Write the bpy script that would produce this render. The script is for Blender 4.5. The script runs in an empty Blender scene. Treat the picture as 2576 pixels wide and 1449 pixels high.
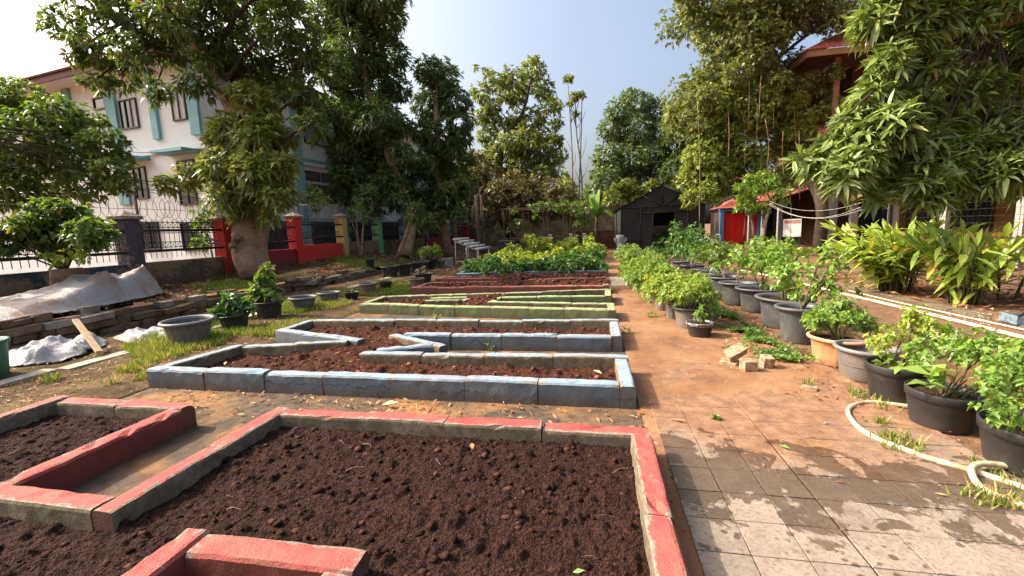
import bpy, math, random
import numpy as np
from mathutils import Vector, Matrix

random.seed(7)
rng = np.random.default_rng(7)
SC = bpy.context.scene
COL = SC.collection
rad = math.radians

# ---------------------------------------------------------------- camera
FPX, IW, IH = 1068.47, 2576.0, 1449.0          # focal length and frame in the units used for measuring
YAW, PITCH, ROLL, CAMH = rad(-11.054), rad(-7.776), rad(-2.021), 1.5
fwd = np.array([math.sin(YAW) * math.cos(PITCH), math.cos(YAW) * math.cos(PITCH), math.sin(PITCH)])
r0 = np.array([math.cos(YAW), -math.sin(YAW), 0.0])
u0 = np.cross(r0, fwd)
rgt = math.cos(ROLL) * r0 + math.sin(ROLL) * u0
upv = -math.sin(ROLL) * r0 + math.cos(ROLL) * u0
cam_data = bpy.data.cameras.new('camera')
cam_data.sensor_width = 36.0
cam_data.lens = FPX / IW * 36.0
cam_data.clip_start = 0.05
cam_data.clip_end = 2000.0
cam = bpy.data.objects.new('camera', cam_data)
COL.objects.link(cam)
Mx = Matrix.Identity(4)
for i in range(3):
    Mx[i][0], Mx[i][1], Mx[i][2] = rgt[i], upv[i], -fwd[i]
Mx[2][3] = CAMH
cam.matrix_world = Mx
SC.camera = cam

# ---------------------------------------------------------------- sky, sun, exposure
SUN_EL = rad(40.0)
sun_from = Vector((-1.0, 0.02, 0.0)).normalized() * math.cos(SUN_EL) + Vector((0, 0, math.sin(SUN_EL)))
world = bpy.data.worlds.new('World')
SC.world = world
world.use_nodes = True
wn = world.node_tree
bg = wn.nodes['Background']
sky = wn.nodes.new('ShaderNodeTexSky')
sky.sky_type = 'NISHITA'
sky.sun_disc = False
sky.sun_elevation = SUN_EL
sky.sun_rotation = math.atan2(sun_from.x, sun_from.y)
sky.altitude = 0.0
sky.air_density = 1.0
sky.dust_density = 9.0
sky.ozone_density = 0.6
wn.links.new(sky.outputs[0], bg.inputs[0])
bg.inputs[1].default_value = 0.15
sd = bpy.data.lights.new('sun', 'SUN')
sd.energy = 3.3
sd.angle = rad(0.55)
sd.color = (1.0, 0.90, 0.76)
so = bpy.data.objects.new('sun', sd)
COL.objects.link(so)
so.location = (-30, 5, 40)
so.rotation_euler = (-sun_from).to_track_quat('-Z', 'Y').to_euler()
SC.view_settings.view_transform = 'Standard'
SC.view_settings.look = 'None'
SC.view_settings.gamma = 1.0
SC.view_settings.use_curve_mapping = False
SC.view_settings.exposure = 1.2
SC.render.engine = 'CYCLES'
SC.cycles.use_denoising = True
SC.cycles.max_bounces = 7
SC.cycles.diffuse_bounces = 3
SC.cycles.glossy_bounces = 2
SC.cycles.transmission_bounces = 4
SC.cycles.transparent_max_bounces = 6
SC.cycles.caustics_reflective = False
SC.cycles.caustics_refractive = False

# ---------------------------------------------------------------- measuring helpers (pixel ray + real distance -> point)
def ray(px, py):
    return fwd + rgt * ((px - IW / 2) / FPX) - upv * ((py - IH / 2) / FPX)
def at(px, py, depth):
    return ray(px, py) * depth + np.array([0, 0, CAMH])
def on_z(px, py, z=0.0):
    v = ray(px, py)
    return v * ((z - CAMH) / v[2]) + np.array([0, 0, CAMH])
def on_x(px, py, X):
    v = ray(px, py)
    return v * (X / v[0]) + np.array([0, 0, CAMH])
def on_y(px, py, Y):
    v = ray(px, py)
    return v * (Y / v[1]) + np.array([0, 0, CAMH])

# ---------------------------------------------------------------- noise in numpy
def _hash(ix, iy, iz, s):
    h = (ix * 374761393 + iy * 668265263 + iz * 2147483647 + s * 974634777) & 0xffffffff
    h = ((h ^ (h >> 13)) * 1274126177) & 0xffffffff
    h = h ^ (h >> 16)
    return (h & 0xffff) / 65535.0
def vnoise(p, s=0):
    p = np.asarray(p, dtype=np.float64)
    i = np.floor(p).astype(np.int64); f = p - i; f = f * f * (3 - 2 * f)
    out = 0
    for dx in (0, 1):
        for dy in (0, 1):
            for dz in (0, 1):
                w = (f[:, 0] if dx else 1 - f[:, 0]) * (f[:, 1] if dy else 1 - f[:, 1]) * (f[:, 2] if dz else 1 - f[:, 2])
                out = out + w * _hash(i[:, 0] + dx, i[:, 1] + dy, i[:, 2] + dz, s)
    return out
def fbm(p, o=4, s=0):
    p = np.asarray(p, dtype=np.float64); a, t, n = 1.0, 0.0, 0.0
    for k in range(o):
        t = t + a * vnoise(p * 2.03 ** k, s + k); n += a; a *= 0.5
    return t / n - 0.5
def xyz(x, y, z=0.0):
    return np.stack([x, y, np.zeros_like(x) + z], 1)

# ---------------------------------------------------------------- object helpers
def mesh_np(name, V, F, mat=None, smooth=False, midx=None):
    V = np.asarray(V, dtype=np.float32); me = bpy.data.meshes.new(name)
    if isinstance(F, np.ndarray):
        nv, nf, k = len(V), len(F), F.shape[1]
        me.vertices.add(nv); me.vertices.foreach_set('co', V.ravel())
        me.loops.add(nf * k); me.loops.foreach_set('vertex_index', F.astype(np.int32).ravel())
        me.polygons.add(nf)
        me.polygons.foreach_set('loop_start', (np.arange(nf) * k).astype(np.int32))
        me.polygons.foreach_set('loop_total', np.full(nf, k, dtype=np.int32))
        me.update(calc_edges=True)
    else:
        me.from_pydata([tuple(map(float, v)) for v in V], [], F)
        me.update()
    if mat is not None:
        for m in (mat if isinstance(mat, (list, tuple)) else [mat]):
            me.materials.append(m)
    n = len(me.polygons)
    if smooth:
        me.polygons.foreach_set('use_smooth', np.ones(n, dtype=bool))
    if midx is not None:
        me.polygons.foreach_set('material_index', np.asarray(midx, dtype=np.int32))
    return me
def obj(name, me, parent=None, loc=None, rot=None, kind=None):
    o = bpy.data.objects.new(name, me)
    COL.objects.link(o)
    if parent is not None: o.parent = parent
    if loc is not None: o.location = [float(c) for c in loc]
    if rot is not None: o.rotation_euler = rot
    if kind: o['kind'] = kind
    return o
def tag(o, label, cat, group=None):
    o['label'] = label; o['category'] = cat
    if group: o['group'] = group
    return o
def thing(name, label, cat, loc=(0, 0, 0), rotz=0.0, group=None):
    e = bpy.data.objects.new(name, None)
    e.empty_display_size = 0.1
    COL.objects.link(e)
    e.location = [float(c) for c in loc]; e.rotation_euler = (0, 0, rotz)
    return tag(e, label, cat, group)
def struct(o):
    o['kind'] = 'structure'; return o

class MB:
    """collects geometry; build() links it as one mesh object"""
    def __init__(s): s.v = []; s.f = []; s.m = []
    def add(s, V, F, m=0):
        b = len(s.v); s.v.extend([tuple(map(float, v)) for v in V])
        for f in F: s.f.append(tuple(int(i) + b for i in f)); s.m.append(m)
        return s
    def box(s, c, d, rz=0.0, m=0, M=None):
        x, y, z = d[0] / 2, d[1] / 2, d[2] / 2
        V = [(-x, -y, -z), (x, -y, -z), (x, y, -z), (-x, y, -z), (-x, -y, z), (x, -y, z), (x, y, z), (-x, y, z)]
        cs, sn = math.cos(rz), math.sin(rz)
        if M is not None: V = [tuple(M @ Vector(v)) for v in V]
        V = [(c[0] + cs * a - sn * b, c[1] + sn * a + cs * b, c[2] + e) for a, b, e in V]
        return s.add(V, [(0, 3, 2, 1), (4, 5, 6, 7), (0, 1, 5, 4), (1, 2, 6, 5), (2, 3, 7, 6), (3, 0, 4, 7)], m)
    def bb(s, x0, x1, y0, y1, z0, z1, m=0):
        return s.box(((x0 + x1) / 2, (y0 + y1) / 2, (z0 + z1) / 2), (x1 - x0, y1 - y0, z1 - z0), 0, m)
    def tube(s, P, R, n=8, m=0, cap=True):
        V, F = tube(P, R, n, cap); return s.add(V, F, m)
    def lathe(s, prof, n=24, c=(0, 0, 0), m=0, rib=0, ribamp=0.0, ribz=(0, 1)):
        V, F = lathe(prof, n, rib, ribamp, ribz); V = V + np.array(c); return s.add(V, F, m)
    def mesh(s, name, mat, smooth=False):
        ms = mat if isinstance(mat, (list, tuple)) else [mat]
        return mesh_np(name, s.v, s.f, ms, smooth, s.m if len(ms) > 1 else None)
    def build(s, name, mat, parent=None, smooth=False, kind=None, loc=None):
        return obj(name, s.mesh(name, mat, smooth), parent, loc, None, kind)

def tube(P, R, n=8, cap=True, wob=0.0):
    P = np.asarray(P, dtype=float); k = len(P)
    R = np.full(k, R) if np.isscalar(R) else np.asarray(R, dtype=float)
    T = np.gradient(P, axis=0); T /= np.linalg.norm(T, axis=1)[:, None] + 1e-9
    ref = np.array([0, 0, 1.0]) if abs(T[0][2]) < 0.9 else np.array([1.0, 0, 0])
    V = []
    a = np.cross(T[0], ref); a /= np.linalg.norm(a)
    for i in range(k):
        a = a - T[i] * a.dot(T[i]); a /= np.linalg.norm(a) + 1e-9
        b = np.cross(T[i], a)
        for j in range(n):
            t = 2 * math.pi * j / n
            rr = R[i] * (1 + wob * (random.random() - 0.5))
            V.append(P[i] + rr * (math.cos(t) * a + math.sin(t) * b))
    F = []
    for i in range(k - 1):
        for j in range(n):
            F.append((i * n + j, i * n + (j + 1) % n, (i + 1) * n + (j + 1) % n, (i + 1) * n + j))
    if cap:
        F.append(tuple(range(n - 1, -1, -1))); F.append(tuple((k - 1) * n + j for j in range(n)))
    return np.array(V), F
def lathe(prof, n=24, rib=0, ribamp=0.0, ribz=(0, 1)):
    V, F = [], []
    for r, z in prof:
        for j in range(n):
            t = 2 * math.pi * j / n
            rr = r
            if rib and ribz[0] < z < ribz[1]: rr = r - ribamp * (0.5 + 0.5 * math.cos(rib * t)) ** 3
            V.append((rr * math.cos(t), rr * math.sin(t), z))
    for i in range(len(prof) - 1):
        for j in range(n):
            F.append((i * n + j, i * n + (j + 1) % n, (i + 1) * n + (j + 1) % n, (i + 1) * n + j))
    return np.array(V), F
def spline(P, n):
    P = np.asarray(P, dtype=float); k = len(P)
    Q = np.vstack([2 * P[0] - P[1], P, 2 * P[-1] - P[-2]])
    out = []
    for t in np.linspace(0, k - 1 - 1e-6, n):
        i = int(t); f = t - i
        a, b, c, d = Q[i], Q[i + 1], Q[i + 2], Q[i + 3]
        out.append(0.5 * (2 * b + (c - a) * f + (2 * a - 5 * b + 4 * c - d) * f * f + (3 * b - a - 3 * c + d) * f ** 3))
    return np.array(out)
def in_poly(x, y, poly):
    ins = np.zeros(x.shape, bool); n = len(poly); j = n - 1
    for i in range(n):
        xi, yi = poly[i]; xj, yj = poly[j]
        if yi != yj:
            ins ^= ((yi > y) != (yj > y)) & (x < (xj - xi) * (y - yi) / (yj - yi) + xi)
        j = i
    return ins
def icolump(n=1):
    t = (1 + 5 ** 0.5) / 2
    V = np.array([(-1, t, 0), (1, t, 0), (-1, -t, 0), (1, -t, 0), (0, -1, t), (0, 1, t), (0, -1, -t), (0, 1, -t), (t, 0, -1), (t, 0, 1), (-t, 0, -1), (-t, 0, 1)], float)
    V /= np.linalg.norm(V[0])
    F = np.array([(0, 11, 5), (0, 5, 1), (0, 1, 7), (0, 7, 10), (0, 10, 11), (1, 5, 9), (5, 11, 4), (11, 10, 2), (10, 7, 6), (7, 1, 8), (3, 9, 4), (3, 4, 2), (3, 2, 6), (3, 6, 8), (3, 8, 9), (4, 9, 5), (2, 4, 11), (6, 2, 10), (8, 6, 7), (9, 8, 1)])
    return V, F
def lumps(C, S, squash=0.7):
    """many small rough lumps in one mesh: returns V, F"""
    V0, F0 = icolump(); n = len(C)
    j = rng.uniform(0.45, 1.35, (n, 12, 1))
    ang = rng.uniform(0, 6.28, n); ca, sa = np.cos(ang)[:, None], np.sin(ang)[:, None]
    V = V0[None] * j
    X = V[:, :, 0] * ca - V[:, :, 1] * sa; Y = V[:, :, 0] * sa + V[:, :, 1] * ca
    V = np.stack([X * rng.uniform(.8, 1.4, (n, 1)), Y, V[:, :, 2] * squash], 2) * np.asarray(S)[:, None, None] + np.asarray(C)[:, None, :]
    F = (F0[None] + (np.arange(n) * 12)[:, None, None]).reshape(-1, 3)
    return V.reshape(-1, 3), F
# ---------------------------------------------------------------- materials
class NT:
    def __init__(s, name):
        s.mat = bpy.data.materials.new(name); s.mat.use_nodes = True
        s.t = s.mat.node_tree; s.n = s.t.nodes; s.l = s.t.links
        s.b = s.n['Principled BSDF']; s.out = s.n['Material Output']
        s.g = s.n.new('ShaderNodeNewGeometry'); s.oi = s.n.new('ShaderNodeObjectInfo'); s.tc = s.n.new('ShaderNodeTexCoord')
    def set(s, sock, v):
        if hasattr(v, 'is_linked') or isinstance(v, bpy.types.NodeSocket): s.l.new(v, sock)
        elif isinstance(v, (tuple, list)) and len(v) == 3 and sock.type == 'RGBA': sock.default_value = (*v, 1)
        else: sock.default_value = v
    @property
    def pos(s): return s.g.outputs['Position']
    @property
    def obc(s): return s.tc.outputs['Object']
    def noise(s, vec, scale, detail=4, rough=0.55, dist=0.0, off=None):
        if off is not None:
            a = s.n.new('ShaderNodeVectorMath'); a.operation = 'ADD'; s.l.new(vec, a.inputs[0]); s.set(a.inputs[1], off); vec = a.outputs[0]
        n = s.n.new('ShaderNodeTexNoise'); s.l.new(vec, n.inputs['Vector'])
        n.inputs['Scale'].default_value = scale; n.inputs['Detail'].default_value = detail; n.inputs['Roughness'].default_value = rough; n.inputs['Distortion'].default_value = dist
        return n.outputs['Fac']
    def vor(s, vec, scale, feat='F1', out='Distance', rnd=1.0):
        n = s.n.new('ShaderNodeTexVoronoi'); n.feature = feat; s.l.new(vec, n.inputs['Vector'])
        n.inputs['Scale'].default_value = scale; n.inputs['Randomness'].default_value = rnd
        return n.outputs[out]
    def ramp(s, fac, stops, interp='LINEAR'):
        n = s.n.new('ShaderNodeValToRGB'); s.l.new(fac, n.inputs[0]); e = n.color_ramp.elements
        n.color_ramp.interpolation = interp
        while len(e) < len(stops): e.new(0.5)
        for k, (p, c) in zip(e, stops):
            k.position = p; k.color = (*c, 1) if isinstance(c, (tuple, list)) else (c, c, c, 1)
        return n.outputs[0]
    def mix(s, fac, a, b, mode='MIX'):
        n = s.n.new('ShaderNodeMix'); n.data_type = 'RGBA'; n.blend_type = mode
        s.set(n.inputs[0], fac); s.set(n.inputs[6], a); s.set(n.inputs[7], b)
        return n.outputs[2]
    def math(s, op, a, b=0.0, c=0.0, clamp=False):
        n = s.n.new('ShaderNodeMath'); n.operation = op; n.use_clamp = clamp
        s.set(n.inputs[0], a); s.set(n.inputs[1], b); s.set(n.inputs[2], c)
        return n.outputs[0]
    def sep(s, vec):
        n = s.n.new('ShaderNodeSeparateXYZ'); s.l.new(vec, n.inputs[0]); return n.outputs
    def rng(s, v, a, b, c=0.0, d=1.0):
        n = s.n.new('ShaderNodeMapRange'); s.l.new(v, n.inputs[0]); n.clamp = True
        n.inputs[1].default_value = a; n.inputs[2].default_value = b; n.inputs[3].default_value = c; n.inputs[4].default_value = d
        return n.outputs[0]
    def bump(s, h, strength=0.5, dist=0.02, prev=None):
        n = s.n.new('ShaderNodeBump'); n.inputs['Strength'].default_value = strength; n.inputs['Distance'].default_value = dist
        s.l.new(h, n.inputs['Height'])
        if prev is not None: s.l.new(prev, n.inputs['Normal'])
        s.l.new(n.outputs[0], s.b.inputs['Normal']); return n.outputs[0]
    def fin(s, col, rough=0.8, spec=0.3, metal=0.0):
        s.set(s.b.inputs['Base Color'], col); s.set(s.b.inputs['Roughness'], rough)
        s.set(s.b.inputs['Specular IOR Level'], spec); s.set(s.b.inputs['Metallic'], metal)
        return s.mat

def simple(name, c, rough=0.7, var=0.25, scale=6.0, bump=0.2, bscale=40.0, spec=0.3, dirt=None, dirt_amt=0.5, metal=0.0):
    """one colour with blotches, grain relief and optional patches of dirt"""
    t = NT(name); n1 = t.noise(t.pos, scale, 5, 0.6)
    d = tuple(x * (1 - var) for x in c); l = tuple(min(1, x * (1 + var)) for x in c)
    col = t.ramp(n1, [(0.3, d), (0.7, l)])
    col = t.mix(t.math('MULTIPLY', t.oi.outputs['Random'], 0.35), col, tuple(x * 0.6 for x in c))
    if dirt is not None:
        n2 = t.noise(t.pos, scale * 1.7, 6, 0.65, 0, (7, 3, 1))
        col = t.mix(t.rng(n2, 0.62 - 0.3 * dirt_amt, 0.78 - 0.3 * dirt_amt), col, dirt)
    if bump: t.bump(t.noise(t.pos, bscale, 4, 0.6), bump, 0.02)
    return t.fin(col, rough, spec, metal)

def leaf_mat(name, dark, light, dry=None, dryf=0.0, transl=0.3, rough=0.42, spec=0.45, big=0.8):
    t = NT(name); r = t.g.outputs['Random Per Island']
    stops = [(0.0, dark), (0.85, light)]
    mid = tuple((a + b) / 2 for a, b in zip(dark, light))
    col = t.ramp(r, [(0.0, dark), (0.5, mid), (0.95, light)])
    n = t.noise(t.pos, big, 3, 0.6)
    col = t.mix(t.rng(n, 0.35, 0.7), col, t.mix(0.55, col, light))
    if dry is not None:
        rr = t.math('FRACT', t.math('MULTIPLY', r, 37.7))
        n2 = t.noise(t.pos, big * 1.3, 2, 0.5, 0, (3, 9, 4))
        thr = t.math('MULTIPLY', t.rng(n2, 0.35, 0.7), dryf * 2)
        col = t.mix(t.math('LESS_THAN', rr, thr), col, dry)
    t.fin(col, rough, spec)
    tr = t.n.new('ShaderNodeBsdfTranslucent')
    tc = t.mix(1.0, col, (1.25, 1.3, 0.55), 'MULTIPLY')
    t.l.new(tc, tr.inputs[0])
    ms = t.n.new('ShaderNodeMixShader'); ms.inputs[0].default_value = transl
    t.l.new(t.b.outputs[0], ms.inputs[1]); t.l.new(tr.outputs[0], ms.inputs[2]); t.l.new(ms.outputs[0], t.out.inputs[0])
    return t.mat

def bark_mat(name, c, c2, scale=5):
    t = NT(name); n = t.noise(t.pos, scale, 6, 0.65, 0.4)
    col = t.ramp(n, [(0.3, c2), (0.7, c)])
    n2 = t.noise(t.pos, scale * 6, 5, 0.7)
    t.bump(t.math('ADD', n, n2), 0.7, 0.04)
    return t.fin(col, 0.9, 0.15)

# --- ground: reddish earth with trodden, dusty and litter-dark patches
def ground_mat():
    t = NT('earth_ground')
    n1 = t.noise(t.pos, 0.35, 5, 0.6); n2 = t.noise(t.pos, 2.2, 7, 0.68, 0.5); n3 = t.noise(t.pos, 18, 6, 0.7); n4 = t.noise(t.pos, 90, 3, 0.6)
    c = t.ramp(n2, [(0.28, (0.06, 0.034, 0.022)), (0.48, (0.165, 0.082, 0.042)), (0.72, (0.30, 0.155, 0.08))])
    c = t.mix(t.rng(n1, 0.4, 0.65), c, t.mix(0.6, c, (0.25, 0.17, 0.11)))
    c = t.mix(t.rng(n3, 0.5, 0.75), c, (0.07, 0.04, 0.028))
    c = t.mix(t.math('MULTIPLY', t.rng(n4, 0.62, 0.72), 0.7), c, (0.42, 0.30, 0.19))
    t.bump(t.math('ADD', t.math('ADD', n2, n3), n4), 0.6, 0.03)
    return t.fin(c, 0.92, 0.15)
M_ground = ground_mat()

# --- left strip / terrace: litter-strewn brown earth
def lawn_mat():
    t = NT('terrace_earth')
    n2 = t.noise(t.pos, 1.6, 7, 0.68, 0.5); n3 = t.noise(t.pos, 14, 6, 0.7); n4 = t.noise(t.pos, 70, 3, 0.6)
    c = t.ramp(n2, [(0.3, (0.035, 0.023, 0.014)), (0.5, (0.095, 0.062, 0.032)), (0.7, (0.21, 0.145, 0.07))])
    c = t.mix(t.math('MULTIPLY', t.rng(n3, 0.5, 0.7), 0.6), c, (0.10, 0.105, 0.03))
    c = t.mix(t.rng(n4, 0.58, 0.7), c, (0.30, 0.17, 0.09))
    t.bump(t.math('ADD', n3, n4), 0.8, 0.04)
    return t.fin(c, 0.95, 0.1)
M_lawn = lawn_mat()
def floor_mat():
    t = NT('grimy_cement_floor')
    n1 = t.noise(t.pos, 1.1, 6, 0.65, 0.5); n2 = t.noise(t.pos, 9, 7, 0.7); n3 = t.noise(t.pos, 60, 4, 0.7)
    c = t.ramp(n2, [(0.3, (0.045, 0.033, 0.025)), (0.7, (0.12, 0.088, 0.062))])
    o = t.ramp(n2, [(0.3, (0.16, 0.08, 0.035)), (0.7, (0.33, 0.175, 0.075))])
    c = t.mix(t.rng(n1, 0.46, 0.60), c, o); c = t.mix(t.math('MULTIPLY', t.rng(n3, 0.55, 0.7), 0.5), c, (0.05, 0.032, 0.022))
    t.bump(t.math('ADD', n2, n3), 0.6, 0.015); return t.fin(c, 0.9, 0.2)
M_floor = floor_mat()

# --- paving tiles: grey cement tiles, reddish dust, damp stains
def tile_mat():
    t = NT('paving_tile')
    n1 = t.noise(t.pos, 1.1, 6, 0.62, 0.6); n2 = t.noise(t.pos, 9, 6, 0.7); n3 = t.noise(t.pos, 55, 4, 0.7); n4 = t.noise(t.pos, 4.2, 8, 0.64, 0.5, (4, 1, 9))
    xyzp = t.sep(t.pos)
    base = t.ramp(n2, [(0.3, (0.17, 0.138, 0.105)), (0.7, (0.27, 0.225, 0.175))])
    base = t.mix(t.math('MULTIPLY', t.oi.outputs['Random'], 0.45), base, (0.33, 0.26, 0.2))
    # red dust trodden in further away and to the right
    far = t.math('ADD', t.rng(xyzp[1], 2.3, 3.4), t.math('MULTIPLY', t.math('SUBTRACT', n1, 0.5), 1.6))
    dust = t.ramp(n2, [(0.3, (0.13, 0.065, 0.035)), (0.55, (0.26, 0.14, 0.075)), (0.75, (0.38, 0.23, 0.13))])
    c = t.mix(t.rng(far, 0.25, 0.75), base, dust)
    c = t.mix(t.math('MULTIPLY', t.rng(n3, 0.48, 0.7), 0.65), c, (0.10, 0.062, 0.04))
    # damp patches with hard, fingered edges
    band = t.math('SUBTRACT', 1.0, t.math('ABSOLUTE', t.math('MULTIPLY', t.math('SUBTRACT', t.math('ADD', xyzp[1], t.math('MULTIPLY', xyzp[0], 0.06)), 2.62), 2.1)))
    wetv = t.math('ADD', t.math('MULTIPLY', band, 0.2), n4)
    wet = t.rng(wetv, 0.56, 0.58)
    spots = t.math('MULTIPLY', t.rng(t.math('ADD', t.vor(t.pos, 13.0), t.math('MULTIPLY', t.math('SUBTRACT', n2, 0.5), 0.35)), 0.27, 0.22), t.math('MULTIPLY', t.rng(t.noise(t.pos, 3.0, 3, 0.5, 0, (1, 8, 2)), 0.47, 0.52), t.rng(xyzp[1], 2.5, 2.35)))
    wet = t.math('MAXIMUM', wet, spots)
    c = t.mix(wet, c, t.mix(1.0, c, (0.42, 0.38, 0.34), 'MULTIPLY'))
    n6 = t.noise(t.pos, 4.5, 7, 0.72, 0.5, (8, 8, 8)); c = t.mix(t.math('MULTIPLY', t.rng(n6, 0.52, 0.66), 0.5), c, (0.14, 0.09, 0.06))
    t.bump(t.math('ADD', t.math('ADD', n2, n3), n6), 0.45, 0.01)
    return t.fin(c, t.math('SUBTRACT', 0.85, t.math('MULTIPLY', wet, 0.3)), 0.35)
M_tile = tile_mat()

# --- trodden path beyond the bare tiles: dust over paving
def path_mat():
    t = NT('dusty_path')
    n1 = t.noise(t.pos, 0.9, 6, 0.65, 0.4); n2 = t.noise(t.pos, 7, 7, 0.7); n3 = t.noise(t.pos, 50, 4, 0.7)
    c = t.ramp(n1, [(0.28, (0.09, 0.055, 0.035)), (0.44, (0.24, 0.115, 0.055)), (0.60, (0.30, 0.17, 0.09)), (0.8, (0.25, 0.19, 0.135))])
    c = t.mix(t.math('MULTIPLY', t.rng(n2, 0.5, 0.75), 0.6), c, (0.17, 0.09, 0.045))
    c = t.mix(t.math('MULTIPLY', t.rng(n3, 0.6, 0.7), 0.5), c, (0.1, 0.055, 0.03))
    n5 = t.noise(t.pos, 2.6, 7, 0.7, 0.8, (3, 3, 3)); c = t.mix(t.math('MULTIPLY', t.rng(n5, 0.54, 0.62), 0.55), c, (0.10, 0.062, 0.04))
    t.bump(t.math('ADD', t.math('ADD', n2, n3), n5), 0.7, 0.02)
    return t.fin(c, 0.88, 0.22)
M_path = path_mat()

def soil_mat(name, d, m, l):
    t = NT(name)
    n1 = t.noise(t.pos, 1.3, 5, 0.6); n2 = t.noise(t.pos, 24, 6, 0.7); n3 = t.noise(t.pos, 130, 3, 0.6)
    c = t.ramp(n2, [(0.3, d), (0.55, m), (0.8, l)])
    c = t.mix(t.rng(n1, 0.4, 0.7), c, t.mix(0.5, c, m))
    c = t.mix(t.math('MULTIPLY', t.rng(n3, 0.66, 0.72), 0.6), c, tuple(min(1, x * 2.2) for x in l))
    v1 = t.vor(t.pos, 75); v2 = t.vor(t.pos, 170)
    c = t.mix(t.math('MULTIPLY', t.rng(v1, 0.45, 0.75), 0.7), c, tuple(x * 0.5 for x in d))
    t.bump(t.math('SUBTRACT', t.math('ADD', n2, n3), t.math('ADD', v1, t.math('MULTIPLY', v2, 0.5))), 1.0, 0.018)
    return t.fin(c, 0.95, 0.12)
M_soil_dark = soil_mat('moist_soil', (0.020, 0.010, 0.008), (0.055, 0.025, 0.018), (0.12, 0.052, 0.036))
def clod_mat(name, d, l):
    t = NT(name); r = t.g.outputs['Random Per Island']; n2 = t.noise(t.pos, 60, 5, 0.7)
    c = t.ramp(r, [(0.0, d), (0.8, l), (1.0, tuple(min(1, x * 1.7) for x in l))]); c = t.mix(t.rng(n2, 0.4, 0.7), c, t.mix(1.0, c, (0.5, 0.48, 0.46), 'MULTIPLY'))
    t.bump(n2, 0.9, 0.01); return t.fin(c, 0.95, 0.1)
M_clod_dark = clod_mat('moist_clod', (0.016, 0.008, 0.006), (0.062, 0.028, 0.020))
M_clod_red = clod_mat('red_clod', (0.05, 0.02, 0.013), (0.22, 0.088, 0.055))
M_soil_red = soil_mat('red_soil', (0.045, 0.018, 0.012), (0.12, 0.045, 0.027), (0.21, 0.085, 0.052))
M_pot_soil = soil_mat('potting_soil', (0.03, 0.018, 0.012), (0.07, 0.04, 0.027), (0.13, 0.08, 0.05))

def concrete_mat(name='old_concrete', c=(0.30, 0.24, 0.165), d=(0.12, 0.092, 0.06), moss=(0.085, 0.072, 0.04)):
    t = NT(name); n1 = t.noise(t.pos, 3, 6, 0.65); n2 = t.noise(t.pos, 22, 6, 0.7); n3 = t.noise(t.pos, 110, 4, 0.6)
    col = t.ramp(n2, [(0.3, d), (0.7, c)])
    col = t.mix(t.rng(n1, 0.45, 0.7), col, moss)
    col = t.mix(t.math('MULTIPLY', t.oi.outputs['Random'], 0.3), col, d)
    t.bump(t.math('ADD', n2, n3), 0.7, 0.015)
    return t.fin(col, 0.92, 0.2)
M_conc = concrete_mat()
M_conc_pale = concrete_mat('pale_concrete', (0.55, 0.50, 0.41), (0.36, 0.31, 0.24), (0.25, 0.2, 0.14))
M_stone = concrete_mat('wall_stone', (0.30, 0.195, 0.12), (0.12, 0.075, 0.045), (0.075, 0.05, 0.03))
M_stone_top = concrete_mat('wall_stone_grey', (0.42, 0.37, 0.31), (0.22, 0.18, 0.145), (0.16, 0.125, 0.095))

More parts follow.
